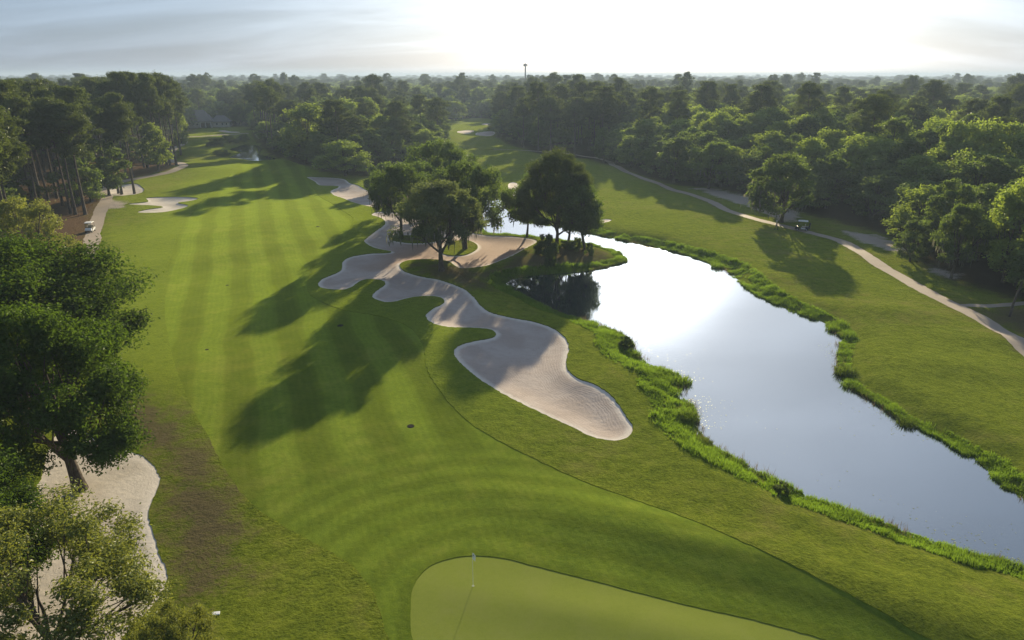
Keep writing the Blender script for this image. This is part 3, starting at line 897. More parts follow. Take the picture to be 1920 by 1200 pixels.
reeds = [reed_mesh(k, 420, .9, .45, 1.15) for k in (1, 2, 3)]
for k, (px, py, sc, lb) in enumerate(((1276, 716, 1.2, 'clump of reeds reaching into the pond from the near bank'), (1290, 784, 1.1, 'dark reed clump at the near bank bend past the bunker end'), (1186, 664, 1.0, 'reed clump on the near bank below the leaning shrub'),
                                      (1108, 610, .9, 'small reed clump at the near bank by the tree reflection'), (1318, 828, .8, 'upright green reeds on the near bank below the bunker end'), (1236, 694, .8, 'reeds on the near bank between the leaning shrub and the long reed clump'),
                                      (1382, 866, .7, 'low reeds on the near bank straight below the pond middle'), (1586, 700, 1.2, 'thick reeds on the far bank where the pond turns'), (1596, 724, 1.0, 'reed tuft on the far bank just below the turn'),
                                      (1562, 618, .9, 'reed tuft on the far bank above the turn'), (1700, 796, .9, 'reeds on the far bank halfway to the right edge'), (1345, 502, 1.1, 'sparse reeds at the far bank notch by the bright water'))):
    P = g1(px, py); P.z = max(P.z, WZ)
    o = thing('reed_clump', lb, 'reeds', P, k * 1.3, 'reed clumps along the pond banks', (sc, sc, sc * (1.0 if k % 2 else .85)))
    ob('blades', reeds[k % 3], o, kind='stuff')

for px, py, tp, w, lb in ((402, 273, 260, 30, 'bright low bush on the left bank of the far stream'), (430, 267, 253, 36, 'bright green bush behind the far stream pool'), (455, 264, 251, 26, 'small bush at the top of the far stream beside the wood'), (415, 292, 281, 34, 'low dark green bush at the near end of the far stream')):
    tree_px(T_bush, 'shrub', lb, px, py, tp, w, px * .1, cat='shrub')

# ---- prototypes of the woods
P_pine = [make_tree(40 + k, 26, 5.0, 14.0 + k * .6, 62, 1.35, 150, .60, .18, .62, .35, .30, 'pine', (rngx, 0), M_pine, M_pbark) for k, rngx in enumerate((0, .8, -.6, .3))]
P_hard = [make_tree(50 + k, 16, 5.6, 2.2, 60, 1.5, 150, .55, .32, .75, .4, .30, st, (0, 0), M_hard) for k, st in enumerate(('oak', 'ovate', 'oak', 'bush'))]
P_pale = [make_tree(60 + k, 15, 5.2, 2.4, 58, 1.45, 150, .55, .30, .75, .4, .28, st, (0, 0), M_pale) for k, st in enumerate(('oak', 'ovate'))]
P_edge = [make_tree(70 + k, 12, 5.4, 2.6 + k, 62, 1.25, 220, .40, .22, .75, .4, .28, 'oak', (0, 0), M_hard, moss=160) for k in range(2)]

EDGE = [  # single trees at the wood's edge read off the photograph
    (P_edge[0], 'oak_tree', 'spreading oak hung with moss beside the parked cart on the right path', 1465, 417, 288, 138),
    (P_edge[1], 'round_tree', 'grey green round tree by the path bend at the right wood', 1328, 354, 264, 92),
    (P_pale[0], 'round_tree', 'lone rounded olive tree at the head of the long bunker', 648, 329, 264, 96),
    (P_pale[1], 'round_tree', 'pale green lone round tree at the far end of the right hole', 855, 226, 189, 52),
    (P_pale[1], 'leafy_tree', 'tall light yellow green tree at the right picture edge', 1880, 530, 330, 130),
    (P_edge[1], 'leafy_tree', 'olive tree with thin pale trunk right of the path near the right edge', 1783, 522, 378, 92),
    (P_hard[0], 'leafy_tree', 'dark bushy tree between the white dirt and the olive tree at right', 1706, 490, 412, 68),
    (P_hard[3], 'leafy_tree', 'dark round tree behind the olive tree near the right edge', 1765, 482, 335, 105),
    (P_hard[2], 'leafy_tree', 'dark tree in the lower right wood corner by the side path', 1925, 556, 430, 110),
    (P_pale[0], 'leafy_tree', 'yellow green topped tree in front of the middle wood', 575, 306, 192, 110),
    (P_pale[1], 'leafy_tree', 'light green tree under the last pines of the left row', 340, 286, 196, 36),
    (P_pale[0], 'leafy_tree', 'light green low tree among the left pine trunks above the path', 298, 322, 228, 58),
    (P_hard[1], 'leafy_tree', 'green undergrowth tree between the left pines and the white sand', 205, 366, 258, 90),
    (P_hard[0], 'leafy_tree', 'dark low tree under the left pines beside the path bend', 150, 385, 290, 90),
]
for pr, nm, lb, px, py, tp, w in EDGE:
    tree_px(pr, nm, lb, px, py, tp, w, px * .37)

# front row of tall pines along the left path: feet read off the photograph
rp = random.Random(4)
row = [(252, 361, 172), (228, 362, 178), (222, 361, 186), (172, 378, 160), (160, 402, 190), (142, 402, 186), (133, 400, 180), (298, 320, 135), (331, 311, 140), (339, 291, 150), (319, 311, 134), (313, 313, 142), (277, 316, 133), (271, 315, 136),
       (304, 310, 148), (249, 331, 133), (237, 331, 150), (107, 372, 148), (60, 368, 158), (40, 378, 150), (10, 366, 156), (75, 372, 178), (322, 296, 150), (-40, 380, 162), (118, 386, 165), (92, 380, 172)]
where = ['on the white sand patch by the path bend', 'beside its twin on the white sand patch', 'at the left of the trunk pair on the white sand', 'by the inside of the path above the parked cart', 'closest to the parked white cart',
         'just left of the pine closest to the cart', 'third from the cart in the near trunk cluster', 'standing alone on the brown straw', 'at the tip of the straw bed where the path turns', 'at the far path bend', 'just left of the straw bed tip',
         'paired with the one left of the straw tip', 'with the tallest head in the middle of the row', 'crossing the tallest headed one', 'behind the straw bed tip', 'on the straw just past the white sand', 'behind the white sand patch',
         'with leaning trunk deep in the left wood', 'with bare pale trunk left of the leaning one', 'with slanting trunk near the left edge', 'at the left picture edge', 'between the pale trunk and the leaning trunk', 'at the back of the far path bend',
         'cut by the left picture edge', 'right of the leaning trunk', 'just behind the yellowish tree']
for k, (px, py, tp) in enumerate(row):
    P = g1(px, py); H = top_z(P, tp) - P.z
    plant_tree(P_pine[k % 4], 'pine_tree', 'tall dark pine ' + where[k], 'tree', P, H, rp.uniform(4.0, 5.4), rp.uniform(0, 6.28), 'pines in the row beside the left cart path')

# scattered trees of the woods
taken = [tuple(o.location[:2]) for o in COL.objects if o.type == 'EMPTY']
rs = np.random.default_rng(77)
cand = []
r = 70.0
while r < 5200:
    st = 7.6 if r < 260 else (8.4 if r < 480 else (10.5 if r < 900 else (18 if r < 1800 else 34)))
    n = max(1, int(radians(100) * r / st))
    a = np.linspace(-radians(50), radians(50), n) + rs.uniform(-.5, .5) * st / r
    cand.append(np.column_stack([np.sin(a) * r, np.cos(a) * r]) + rs.normal(0, st * .27, (n, 2)))
    r += st * .92
cand = np.vstack(cand)
cand = cand[is_wood(cand)]
dist_open = udist(open_p, cand)
dd = np.hypot(*cand.T)
az = np.degrees(np.arctan2(cand[:, 0], cand[:, 1]))
kk = (dist_open > 2.0) & (np.abs(az) < 43) & ~((az > -27.5) & (az < -24.5) & (dd > 395) & (dd < 432))
# left wood, close to the path: only the hand-placed row stands there
leftz = (cand[:, 0] < -60) & (cand[:, 1] < 250) & (az < -25)
kk &= ~(leftz & (dist_open < 9)); kk &= ~((az < -30) & (dd < 100))
for x, y in taken:
    kk &= np.hypot(cand[:, 0] - x, cand[:, 1] - y) > 3.6
cand, dist_open, dd, az = cand[kk], dist_open[kk], dd[kk], az[kk]
order = np.argsort(dd)
KIND = P_pine + P_hard + P_pale
INDIV = 262
far_p, far_s, far_r, far_k = [], [], [], []
gz = height(cand)
nI = 0
for i in order:
    x, y = cand[i]; e = dist_open[i]; u = rs.random()
    left = az[i] < -18 and dd[i] < 420; mid_w = -18 <= az[i] < -4 and dd[i] < 330
    right = az[i] > -4 and dd[i] < 460
    pp = .88 if left else (.16 if mid_w else (0 if e < 22 else .15))
    if right and az[i] < 9 and dd[i] > 255: pp = .55            # the stand of pines right of the far clearing
    if dd[i] > 460: pp = .15
    if u < pp:
        k = rs.integers(0, 4); R = rs.uniform(4.3, 6.2)
        H = rs.uniform(19, 28.0) if left else (rs.uniform(18, 27) if dd[i] < 330 else (rs.uniform(27.5, 31.5) if rs.random() < .06 else rs.uniform(17, 25)))
        if mid_w: H = rs.uniform(15, 21)
    else:
        k = 8 + rs.integers(0, 2) if rs.random() < (.25 if e < 14 else (.58 if az[i] > 0 and dd[i] > 160 else .42)) else 4 + rs.integers(0, 4)
        H = rs.uniform(8.5, 12.5) if e < 12 else (rs.uniform(11, 16) if e < 28 else rs.uniform(14, 20)); R = rs.uniform(4.6, 6.4) if e < 12 else rs.uniform(5.2, 8.0)
        if mid_w and az[i] < -13: H *= .8
    if left and k >= 4: H *= .75
    if dd[i] > 900: R *= 1.5 if dd[i] < 1800 else 2.6
    rz = rs.uniform(0, 6.28)
    if nI < INDIV:
        nI += 1
        spec = ('dark pine', 'pine_tree') if k < 4 else (('dark leafy tree', 'leafy_tree') if k < 8 else ('pale leafy tree', 'leafy_tree'))
        mark = next(m for lim, m in ((-31, 'in the left wood near the picture edge'), (-25, 'behind the left row of pines'), (-17, 'by the far house'), (-11, 'in the middle wood'), (-4, 'behind the bunker oaks'),
                                     (3, 'at the far end of the right hole'), (9, 'in the wood above the round headed pine'), (14, 'in the wood above the pond head'), (18.5, 'in the wood above the right path bend'), (22.5, 'in the wood above the parked cart'),
                                     (27, 'in the wood right of the parked cart'), (32, 'in the wood behind the white dirt'), (99, 'in the wood at the right edge')) if az[i] < lim)
        dep = 'front row' if e < 7 else ('second row' if e < 15 else ('inner rows' if e < 30 else 'deep inside'))
        sz_ = 'towering' if H > 26 else ('medium' if H > 17 else 'low')
        plant_tree(KIND[k], spec[1], f'{sz_} {spec[0]} {mark}, {dep}', 'tree', (x, y, gz[i]), H, R, rz, f'{sz_} {spec[0]}s {mark}, {dep}')
    else:
        far_p.append((x, y, gz[i] if dd[i] < 700 else 0.0)); far_s.append((R / KIND[k]['R'], R / KIND[k]['R'], H / KIND[k]['H'])); far_r.append((0, 0, rz)); far_k.append(k)
print('individual wood trees', nI, 'far wood trees', len(far_p))

fm = bpy.data.meshes.new('woodland')
fm.vertices.add(len(far_p)); fm.vertices.foreach_set('co', np.array(far_p, np.float32).ravel())
at = fm.attributes.new('scl', 'FLOAT_VECTOR', 'POINT'); at.data.foreach_set('vector', np.array(far_s, np.float32).ravel())
at = fm.attributes.new('rot', 'FLOAT_VECTOR', 'POINT'); at.data.foreach_set('vector', np.array(far_r, np.float32).ravel())
at = fm.attributes.new('kind', 'INT', 'POINT'); at.data.foreach_set('value', np.array(far_k, np.int32))
wd = ob('woodland', fm, kind='stuff')
ng = bpy.data.node_groups.new('woodland_scatter', 'GeometryNodeTree')
ng.interface.new_socket(name='Geometry', in_out='INPUT', socket_type='NodeSocketGeometry')
ng.interface.new_socket(name='Geometry', in_out='OUTPUT', socket_type='NodeSocketGeometry')
gi = ng.nodes.new('NodeGroupInput'); go = ng.nodes.new('NodeGroupOutput')
src = {}
for o in COL.objects:
    if o.name.split('.')[0] in ('crown', 'trunk') and o.data.name not in src: src[o.data.name] = o
jall = ng.nodes.new('GeometryNodeJoinGeometry')
for pr in reversed(KIND):
    j = ng.nodes.new('GeometryNodeJoinGeometry')
    for key in ('crown', 'trunk'):
        oi = ng.nodes.new('GeometryNodeObjectInfo'); oi.transform_space = 'ORIGINAL'
        oi.inputs['Object'].default_value = src[pr[key].name]
        ng.links.new(oi.outputs['Geometry'], j.inputs[0])
    g2 = ng.nodes.new('GeometryNodeGeometryToInstance'); ng.links.new(j.outputs[0], g2.inputs[0])
    ng.links.new(g2.outputs[0], jall.inputs[0])
ip = ng.nodes.new('GeometryNodeInstanceOnPoints'); ip.inputs['Pick Instance'].default_value = True


def named(nm, typ):
    n = ng.nodes.new('GeometryNodeInputNamedAttribute'); n.data_type = typ; n.inputs['Name'].default_value = nm
    return n.outputs['Attribute']


ng.links.new(gi.outputs[0], ip.inputs['Points']); ng.links.new(jall.outputs[0], ip.inputs['Instance'])
ng.links.new(named('kind', 'INT'), ip.inputs['Instance Index'])
er = ng.nodes.new('FunctionNodeEulerToRotation'); ng.links.new(named('rot', 'FLOAT_VECTOR'), er.inputs[0])
ng.links.new(er.outputs[0], ip.inputs['Rotation']); ng.links.new(named('scl', 'FLOAT_VECTOR'), ip.inputs['Scale'])
ng.links.new(ip.outputs[0], go.inputs[0])
wd.modifiers.new('scatter', 'NODES').node_group = ng

# ------------------------------------------------------------------ bank grass (nobody could count it)
rb = np.random.default_rng(9)


def blades(name, base, hmin, hmax, w, m, per=3, tintm=.5, ground=None, hs=1.0):
    n = len(base)
    z = height(base) if ground is None else ground
    vs, tints = [], []
    for k in range(per):
        a = rb.uniform(0, 2 * pi, n); h = rb.uniform(hmin, hmax, n) * hs; ww = w * rb.uniform(.6, 1.4, n)
        ln = rb.normal(0, .35, (n, 2)) * h[:, None]
        b = base + rb.normal(0, .06, (n, 2))
        dx = np.column_stack([np.cos(a), np.sin(a)]) * ww[:, None]
        v = np.stack([np.column_stack([b - dx, z - .03]), np.column_stack([b + dx, z - .03]), np.column_stack([b + ln, z + h])], 1)
        vs.append(v.reshape(-1, 3)); tints.append(np.repeat(np.clip(rb.normal(0, .22, n) + tintm, 0, 1), 3))
    v = np.vstack(vs)
    return ob(name, mesh_np(name, v, tris=np.arange(len(v)).reshape(-1, 3), attrs={'tint': np.concatenate(tints)}, mats=[m]), kind='stuff')


seg = np.linalg.norm(np.roll(water_p, -1, 0) - water_p, axis=1)
cumd = seg / seg.sum()
nb = 78000
si = rb.choice(len(water_p), nb, p=cumd)
f = rb.random(nb)[:, None]
base = water_p[si] * (1 - f) + np.roll(water_p, -1, 0)[si] * f
off = rb.random(nb) ** 1.25 * (2.3 + 1.0 * np.sin(si * .045) + .9 * np.sin(si * .017 + 1) + .6 * rb.random(nb)) - .25
base = base + nw[si] * off[:, None]
lat = rb.normal(size=(512, 512))


def vnoise(p, sc):
    q = (p * sc) % 511; i = q.astype(int); f_ = q - i; f_ = f_ * f_ * (3 - 2 * f_)
    g_ = lambda a, b: lat[(i[:, 0] + a) % 512, (i[:, 1] + b) % 512]
    return (g_(0, 0) * (1 - f_[:, 0]) + g_(1, 0) * f_[:, 0]) * (1 - f_[:, 1]) + (g_(0, 1) * (1 - f_[:, 0]) + g_(1, 1) * f_[:, 0]) * f_[:, 1]


cl = vnoise(base + 400, 1.1) + .8 * vnoise(base + 800, .23)
m_ = (cl + rb.normal(0, .4, nb) > -.9) & (np.hypot(*base.T) < 170) & ~inside(bunk_p[0], base)
bm_ = base[m_]
blades('bank_grass', bm_, .12, .42, .035, M_bank, 5, tintm=np.clip(.44 + .42 * vnoise(bm_ + 200, .45) + .22 * vnoise(bm_ + 70, 1.6), 0, 1), hs=np.clip(1 + .45 * vnoise(bm_ + 500, .8), .45, 1.9))
# withered stalks standing in the shallows, and specks of weed afloat near the banks
nd_ = 5200
si = rb.choice(len(water_p), nd_, p=cumd); f = rb.random(nd_)[:, None]
b0 = water_p[si] * (1 - f) + np.roll(water_p, -1, 0)[si] * f
b1 = b0 + nw[si] * (rb.normal(-.15, .35, nd_))[:, None]
k_ = (vnoise(b1 + 300, .35) > .1) & (np.hypot(*b1.T) < 150)
M_dry = leaf_mat('withered_stalks', (0.060, 0.050, 0.025), (0.190, 0.160, 0.080), trans=.4, tcol=(0.25, 0.20, 0.09))
blades('withered_stalks', b1[k_], .2, .6, .018, M_dry, 3, ground=np.full(k_.sum(), WZ))
n_ = 9000
si = rb.choice(len(water_p), n_, p=cumd)
b2 = water_p[si] - nw[si] * (rb.exponential(1.0, n_) + .05)[:, None] + rb.normal(0, .3, (n_, 2))
k_ = inside(water_p, b2) & (vnoise(b2 + 900, .16) > .25) & (np.hypot(*b2.T) < 120) & (b2[:, 1] < 75)
b2 = b2[k_]; n_ = len(b2); a_ = rb.uniform(0, 6.28, (n_, 1)) + np.array([[0, 2.1, 4.2]]); r_ = rb.uniform(.02, .075, (n_, 1)) * rb.uniform(.6, 1.4, (n_, 3))
v = np.stack([b2[:, :1] + np.cos(a_) * r_, b2[:, 1:] + np.sin(a_) * r_, np.full((n_, 3), WZ + .03) + rb.uniform(0, .01, (n_, 3))], -1).reshape(-1, 3)
M_weed = leaf_mat('floating_weed', (0.10, 0.14, 0.06), (0.32, 0.36, 0.22), trans=.2, gloss=.1)
ob('floating_weed', mesh_np('floating_weed', v, tris=np.arange(len(v)).reshape(-1, 3), attrs={'tint': np.repeat(rb.random(n_), 3)}, mats=[M_weed]), kind='stuff')


# ------------------------------------------------------------------ small things
M_white = simple_mat('white_paint', (0.72, 0.73, 0.74), 0.35, var=.05)
M_black = simple_mat('black_plastic', (0.02, 0.02, 0.022), 0.5)
M_tyre = simple_mat('tyre_rubber', (0.015, 0.015, 0.015), 0.8)
M_grey = simple_mat('grey_metal', (0.30, 0.31, 0.32), 0.4, 0.6)
M_seat = simple_mat('beige_vinyl', (0.40, 0.36, 0.28), 0.5)
M_skin = simple_mat('skin', (0.50, 0.30, 0.21), 0.5)
M_navy = simple_mat('navy_cloth', (0.02, 0.03, 0.06), 0.85)
M_trous = simple_mat('dark_trousers', (0.035, 0.038, 0.045), 0.85)
M_wall = simple_mat('house_siding', (0.36, 0.35, 0.32), 0.8)
M_roof = simple_mat('roof_shingle', (0.11, 0.105, 0.11), 0.85, scale=2.0, var=.25)
M_iron = simple_mat('dark_iron', (0.022, 0.021, 0.02), 0.95, spec=.02)
m, nt, out = mat('window_glass')
b = nd(nt, 'ShaderNodeBsdfPrincipled', {'Base Color': (0.02, 0.025, 0.03, 1), 'Roughness': 0.05})
nt.links.new(b.outputs[0], out.inputs[0]); M_glass = m
m, nt, out = mat('clear_screen')
a_ = nd(nt, 'ShaderNodeBsdfTransparent', {'Color': (0.85, 0.88, 0.9, 1)}); g_ = nd(nt, 'ShaderNodeBsdfGlossy', {'Roughness': 0.02})
x_ = nd(nt, 'ShaderNodeMixShader', {0: 0.12, 1: a_.outputs[0], 2: g_.outputs[0]}); nt.links.new(x_.outputs[0], out.inputs[0]); M_screen = m


def prism(prof, y0, y1, bev=0.0):
    """side profile (x,z) swept across y, edges eased"""
    import bmesh
    bm = bmesh.new()
    a = [bm.verts.new((x, y0, z)) for x, z in prof]; c = [bm.verts.new((x, y1, z)) for x, z in prof]
    n = len(prof)
    bm.faces.new(a); bm.faces.new(c[::-1])
    for i in range(n): bm.faces.new((a[i], c[i], c[(i + 1) % n], a[(i + 1) % n]))
    bmesh.ops.recalc_face_normals(bm, faces=bm.faces)
    if bev: bmesh.ops.bevel(bm, geom=bm.edges[:], offset=bev, segments=2, affect='EDGES', profile=.6)
    return bm


def fin(bm, name, m, smooth=False):
    me = bpy.data.meshes.new(name); bm.to_mesh(me); bm.free(); me.materials.append(m)
    if smooth:
        for p in me.polygons: p.use_smooth = True
    return me


def lathe(prof, n=16, axis='z'):
    v, q = [], []
    for r_, z in prof:
        for k in range(n):
            t = 2 * pi * k / n; v.append((r_ * cos(t), r_ * sin(t), z) if axis == 'z' else (r_ * cos(t), z, r_ * sin(t)))
    for i in range(len(prof) - 1):
        for k in range(n): q.append((i * n + k, i * n + (k + 1) % n, (i + 1) * n + (k + 1) % n, (i + 1) * n + k))
    return np.array(v), np.array(q)


def box(sx, sy, sz, c=(0, 0, 0), bev=0.0):
    x, y, z = c
    bm = prism([(x - sx / 2, z - sz / 2), (x + sx / 2, z - sz / 2), (x + sx / 2, z + sz / 2), (x - sx / 2, z + sz / 2)], y - sy / 2, y + sy / 2, bev)
    return bm


tub = fin(prism([(-1.15, .28), (1.10, .28), (1.22, .48), (1.12, .72), (.78, .90), (.66, .50), (.60, .40), (.05, .40), (0., .62), (-.55, .64), (-.65, .80), (-1.12, .78), (-1.2, .5)], -.58, .58, .035), 'body', M_white)
roof_m = fin(prism([(-.95, 1.78), (.75, 1.80), (.82, 1.84), (.70, 1.91), (-.1, 1.95), (-.9, 1.90), (-1.0, 1.83)], -.62, .62, .03), 'roof', M_white)
seat_m = fin(box(.50, 1.05, .16, (-.25, 0, .70), .04), 'seat', M_seat)
back_m = fin(box(.12, 1.05, .45, (-.55, 0, 1.0), .04), 'backrest', M_seat)
well_m = fin(prism([(-1.45, .45), (-1.1, .42), (-1.1, .80), (-1.2, .86), (-1.45, .62)], -.5, .5, .03), 'bag_well', M_black)
dash_m = fin(prism([(.60, .88), (.78, .92), (.72, 1.02), (.60, 1.0)], -.52, .52, .02), 'dashboard', M_black)
bump_m = fin(box(.10, 1.1, .14, (1.22, 0, .34), .03), 'bumper', M_black)
scr_m = fin(prism([(.74, 1.0), (.76, 1.0), (.63, 1.78), (.61, 1.78)], -.52, .52), 'windshield', M_screen)
v, q = lathe([(.0, -.1), (.17, -.1), (.23, -.09), (.24, -.03), (.24, .03), (.23, .09), (.17, .1), (0, .1)], 18, 'y'); wheel_m = mesh_np('wheel', v, quads=q, smooth=True, mats=[M_tyre])
v, q = lathe([(.0, -.115), (.13, -.115), (.14, -.10), (.14, .10), (.13, .115), (0, .115)], 14, 'y'); rim_m = mesh_np('rim', v, quads=q, mats=[M_grey])
v, q = lathe([(.06, 0), (.045, .03), (0, .035)], 10, 'y'); lampm = mesh_np('headlight', v, quads=q, mats=[M_screen])
th = np.linspace(0, 2 * pi, 17)
v, q = tube(np.column_stack([.42 + .07 * np.cos(th), .27 + .17 * np.sin(th), 1.08 + .12 * np.cos(th)]), np.full(17, .016), 5); steer_m = mesh_np('steering_wheel', v, quads=q, smooth=True, mats=[M_black])
posts = []
for sx, sy in ((.64, .54), (.64, -.54), (-.88, .54), (-.88, -.54)):
    p0 = (sx + (.12 if sx > 0 else 0), sy, .85 if sx > 0 else .7)
    v, q = tube([p0, ((p0[0] + sx) / 2, sy, 1.35), (sx - .05 * (sx > 0), sy, 1.82)], [.022] * 3, 6); posts.append(mesh_np('roof_post', v, quads=q, smooth=True, mats=[M_black]))


body2 = tub.copy(); body2.materials.clear(); body2.materials.append(simple_mat('dark_paint', (0.015, 0.02, 0.028), 0.3))
panel_m = fin(box(.75, .02, .16, (-.25, .592, .45), .005), 'side_panel', M_white)
panel_n = fin(box(.75, .02, .16, (-.25, -.592, .45), .005), 'side_panel', M_white)


def golf_cart(label, P, rz, extra):
    o = thing('golf_cart', label, 'golf cart', P, rz, 'golf carts on the paths')
    if extra: ob('side_panel', panel_m, o); ob('side_panel', panel_n, o)
    for nm, me in (('body', body2 if extra else tub), ('roof', roof_m), ('seat', seat_m), ('backrest', back_m), ('bag_well', well_m), ('dashboard', dash_m), ('bumper', bump_m), ('windshield', scr_m), ('steering_wheel', steer_m)): ob(nm, me, o)
    for p in posts: ob('roof_post', p, o)
    for sx in (.82, -.82):
        for sy in (.52, -.52):
            w = ob('wheel', wheel_m, o, loc=(sx, sy, .24)); ob('rim', rim_m, w)
    for sy in (.4, -.4): ob('headlight', lampm, o, loc=(1.18, sy, .62), rot=(0, 0, -pi / 2))
    return o


PL = g1(170, 434); PL.z += .02
golf_cart('white golf cart driving towards the camera on the left path', PL, radians(-78), 0)
PR = g1(1503, 432); PR.z += .02
golf_cart('golf cart with white roof parked on the right path beside the mossy oak', PR, radians(158), 1)


def bag(P, rz, m):
    v, q = lathe([(0, 0), (.12, 0), (.135, .06), (.13, .5), (.14, .82), (.12, .86), (.02, .84)], 10)
    b = mesh_np('golf_bag', v, quads=q, smooth=True, mats=[m])
    o = ob('golf_bag', b, loc=P, rot=(0, radians(-8), rz)); return o


for k, sy in enumerate((.22, -.22)):
    R_ = Matrix.Rotation(radians(158), 3, 'Z')
    o = bag(PR + R_ @ Vector((-1.28, sy, .66)), radians(158), M_black)
    tag(o, 'black golf bag strapped to the back of the right cart, on its ' + ('far' if k else 'near') + ' side', 'golf bag', 'golf bags on the right cart')

# ---- the golfer on foot
J = {'pel': (0, 0, .95, .135, .10), 'spi': (0, 0, 1.12, .125, .095), 'che': (.01, 0, 1.33, .15, .105), 'nek': (.02, 0, 1.50, .055, .055), 'jaw': (.045, 0, 1.58, .065, .065), 'hed': (.035, 0, 1.68, .085, .095), 'top': (.03, 0, 1.76, .05, .05), 'nos': (.135, 0, 1.64, .014, .014)}
E_ = [('pel', 'spi'), ('spi', 'che'), ('che', 'nek'), ('nek', 'jaw'), ('jaw', 'hed'), ('hed', 'top'), ('hed', 'nos')]
for s_, sg in (('l', 1), ('r', -1)):
    f_ = .16 * sg
    J.update({'sh' + s_: (.0, .18 * sg, 1.42, .06, .06), 'el' + s_: (-.05 - f_ * .4, .24 * sg, 1.14, .042, .042), 'wr' + s_: (.06 - f_ * .7, .25 * sg, .90, .027, .027), 'pa' + s_: (.085 - f_ * .7, .25 * sg, .82, .032, .022),
              'hi' + s_: (.01, .09 * sg, .90, .095, .095), 'kn' + s_: (f_ * .9 + .05, .10 * sg, .50, .058, .058), 'an' + s_: (f_ * 1.5 - .02, .10 * sg, .09, .04, .04), 'to' + s_: (f_ * 1.5 + .16, .11 * sg, .045, .035, .028)})
    E_ += [('che', 'sh' + s_), ('sh' + s_, 'el' + s_), ('el' + s_, 'wr' + s_), ('wr' + s_, 'pa' + s_), ('pel', 'hi' + s_), ('hi' + s_, 'kn' + s_), ('kn' + s_, 'an' + s_), ('an' + s_, 'to' + s_)]
    px_, py_, pz_ = J['pa' + s_][:3]
    for k, (dx, L_) in enumerate(((.03, .075), (.01, .085), (-.01, .08), (-.03, .065))):
        J[f'f{s_}{k}a'] = (px_ + dx, py_, pz_ - .05, .009, .009); J[f'f{s_}{k}b'] = (px_ + dx + .012, py_ - .015 * sg, pz_ - .05 - L_, .008, .008)
        E_ += [('pa' + s_, f'f{s_}{k}a'), (f'f{s_}{k}a', f'f{s_}{k}b')]
    J[f'th{s_}'] = (px_ + .055, py_ - .02 * sg, pz_ - .03, .010, .010); J[f'tt{s_}'] = (px_ + .065, py_ - .035 * sg, pz_ - .07, .009, .009)
    E_ += [('pa' + s_, f'th{s_}'), (f'th{s_}', f'tt{s_}')]


def skin(name, keys, edges, m, parent, grow=0.0, root='pel'):
    me = bpy.data.meshes.new(name); idx = {k: i for i, k in enumerate(keys)}
    me.from_pydata([J[k][:3] for k in keys], [(idx[a], idx[b]) for a, b in edges if a in idx and b in idx], []); me.materials.append(m)
    o = ob(name, me, parent); md = o.modifiers.new('skin', 'SKIN'); md.use_smooth_shade = True
    for k in keys:
        sv = me.skin_vertices[0].data[idx[k]]; sv.radius = (J[k][3] + grow, J[k][4] + grow); sv.use_root = k == root
    o.modifiers.new('sub', 'SUBSURF').levels = 1
    return o


PG = g1(1455, 431)
gp = thing('person', 'person in a white cap and navy shirt walking on the grass beside the right path', 'person', PG, radians(150))
skin('body', list(J), E_, M_skin, gp)
skin('shirt', ['pel', 'spi', 'che', 'shl', 'shr', 'ell', 'elr'], E_, M_navy, gp, .018)
skin('trousers', ['pel', 'hil', 'hir', 'knl', 'knr', 'anl', 'anr'], E_, M_trous, gp, .022)
v, q = lathe([(.108, 0), (.11, .03), (.10, .075), (.065, .11), (0, .125)], 14); cap = ob('cap', mesh_np('cap', v + np.array([.03, 0, 1.685]), quads=q, smooth=True, mats=[M_white]), gp)
ob('brim', fin(prism([(.10, 1.69), (.22, 1.675), (.22, 1.685), (.10, 1.70)], -.075, .075), 'brim', M_white), cap)
for s_ in 'lr':
    a = J['an' + s_]
    ob('shoe', fin(prism([(a[0] - .07, 0.0), (a[0] + .22, 0.0), (a[0] + .22, .05), (a[0] + .06, .11), (a[0] - .07, .11)], a[1] - .05, a[1] + .05, .015), 'shoe', M_black), gp)

# ---- flagstick
PF = g1(887, 1097); PF.z -= .06
fl = thing('flagstick', 'thin white flagstick with small pale flag standing in the hole on the green', 'golf flag', PF)
v, q = tube([(0, 0, -.1), (0, 0, 1.2), (0, 0, 2.35)], [.011, .010, .008], 8); ob('pole', mesh_np('pole', v, quads=q, smooth=True, mats=[M_white]), fl)
n = 9; gx = np.linspace(0, 1, n)
fv = np.array([(.02 + .17 * a * (1 - .25 * b), .05 * sin(a * 7 + b * 2) * a, 2.33 - .42 * b - .22 * a * a) for b in (0, .25, .5, .75, 1) for a in gx]); fq = [(i * n + k, i * n + k + 1, (i + 1) * n + k + 1, (i + 1) * n + k) for i in range(4) for k in range(n - 1)]
fo = ob('flag', mesh_np('flag', np.vstack([fv, fv + np.array([0, .006, 0])]), quads=np.vstack([np.array(fq), np.array(fq)[:, ::-1] + len(fv)]), smooth=True, mats=[M_white]), fl)
ob('emblem', fin(box(.07, .012, .10, (.075, .006, 2.16), .0), 'emblem', M_navy), fo)
v, q = lathe([(.054, -.1), (.054, .006), (.066, .006), (.066, -.02)], 16); ob('cup', mesh_np('cup', v, quads=q, mats=[M_white]), fl)

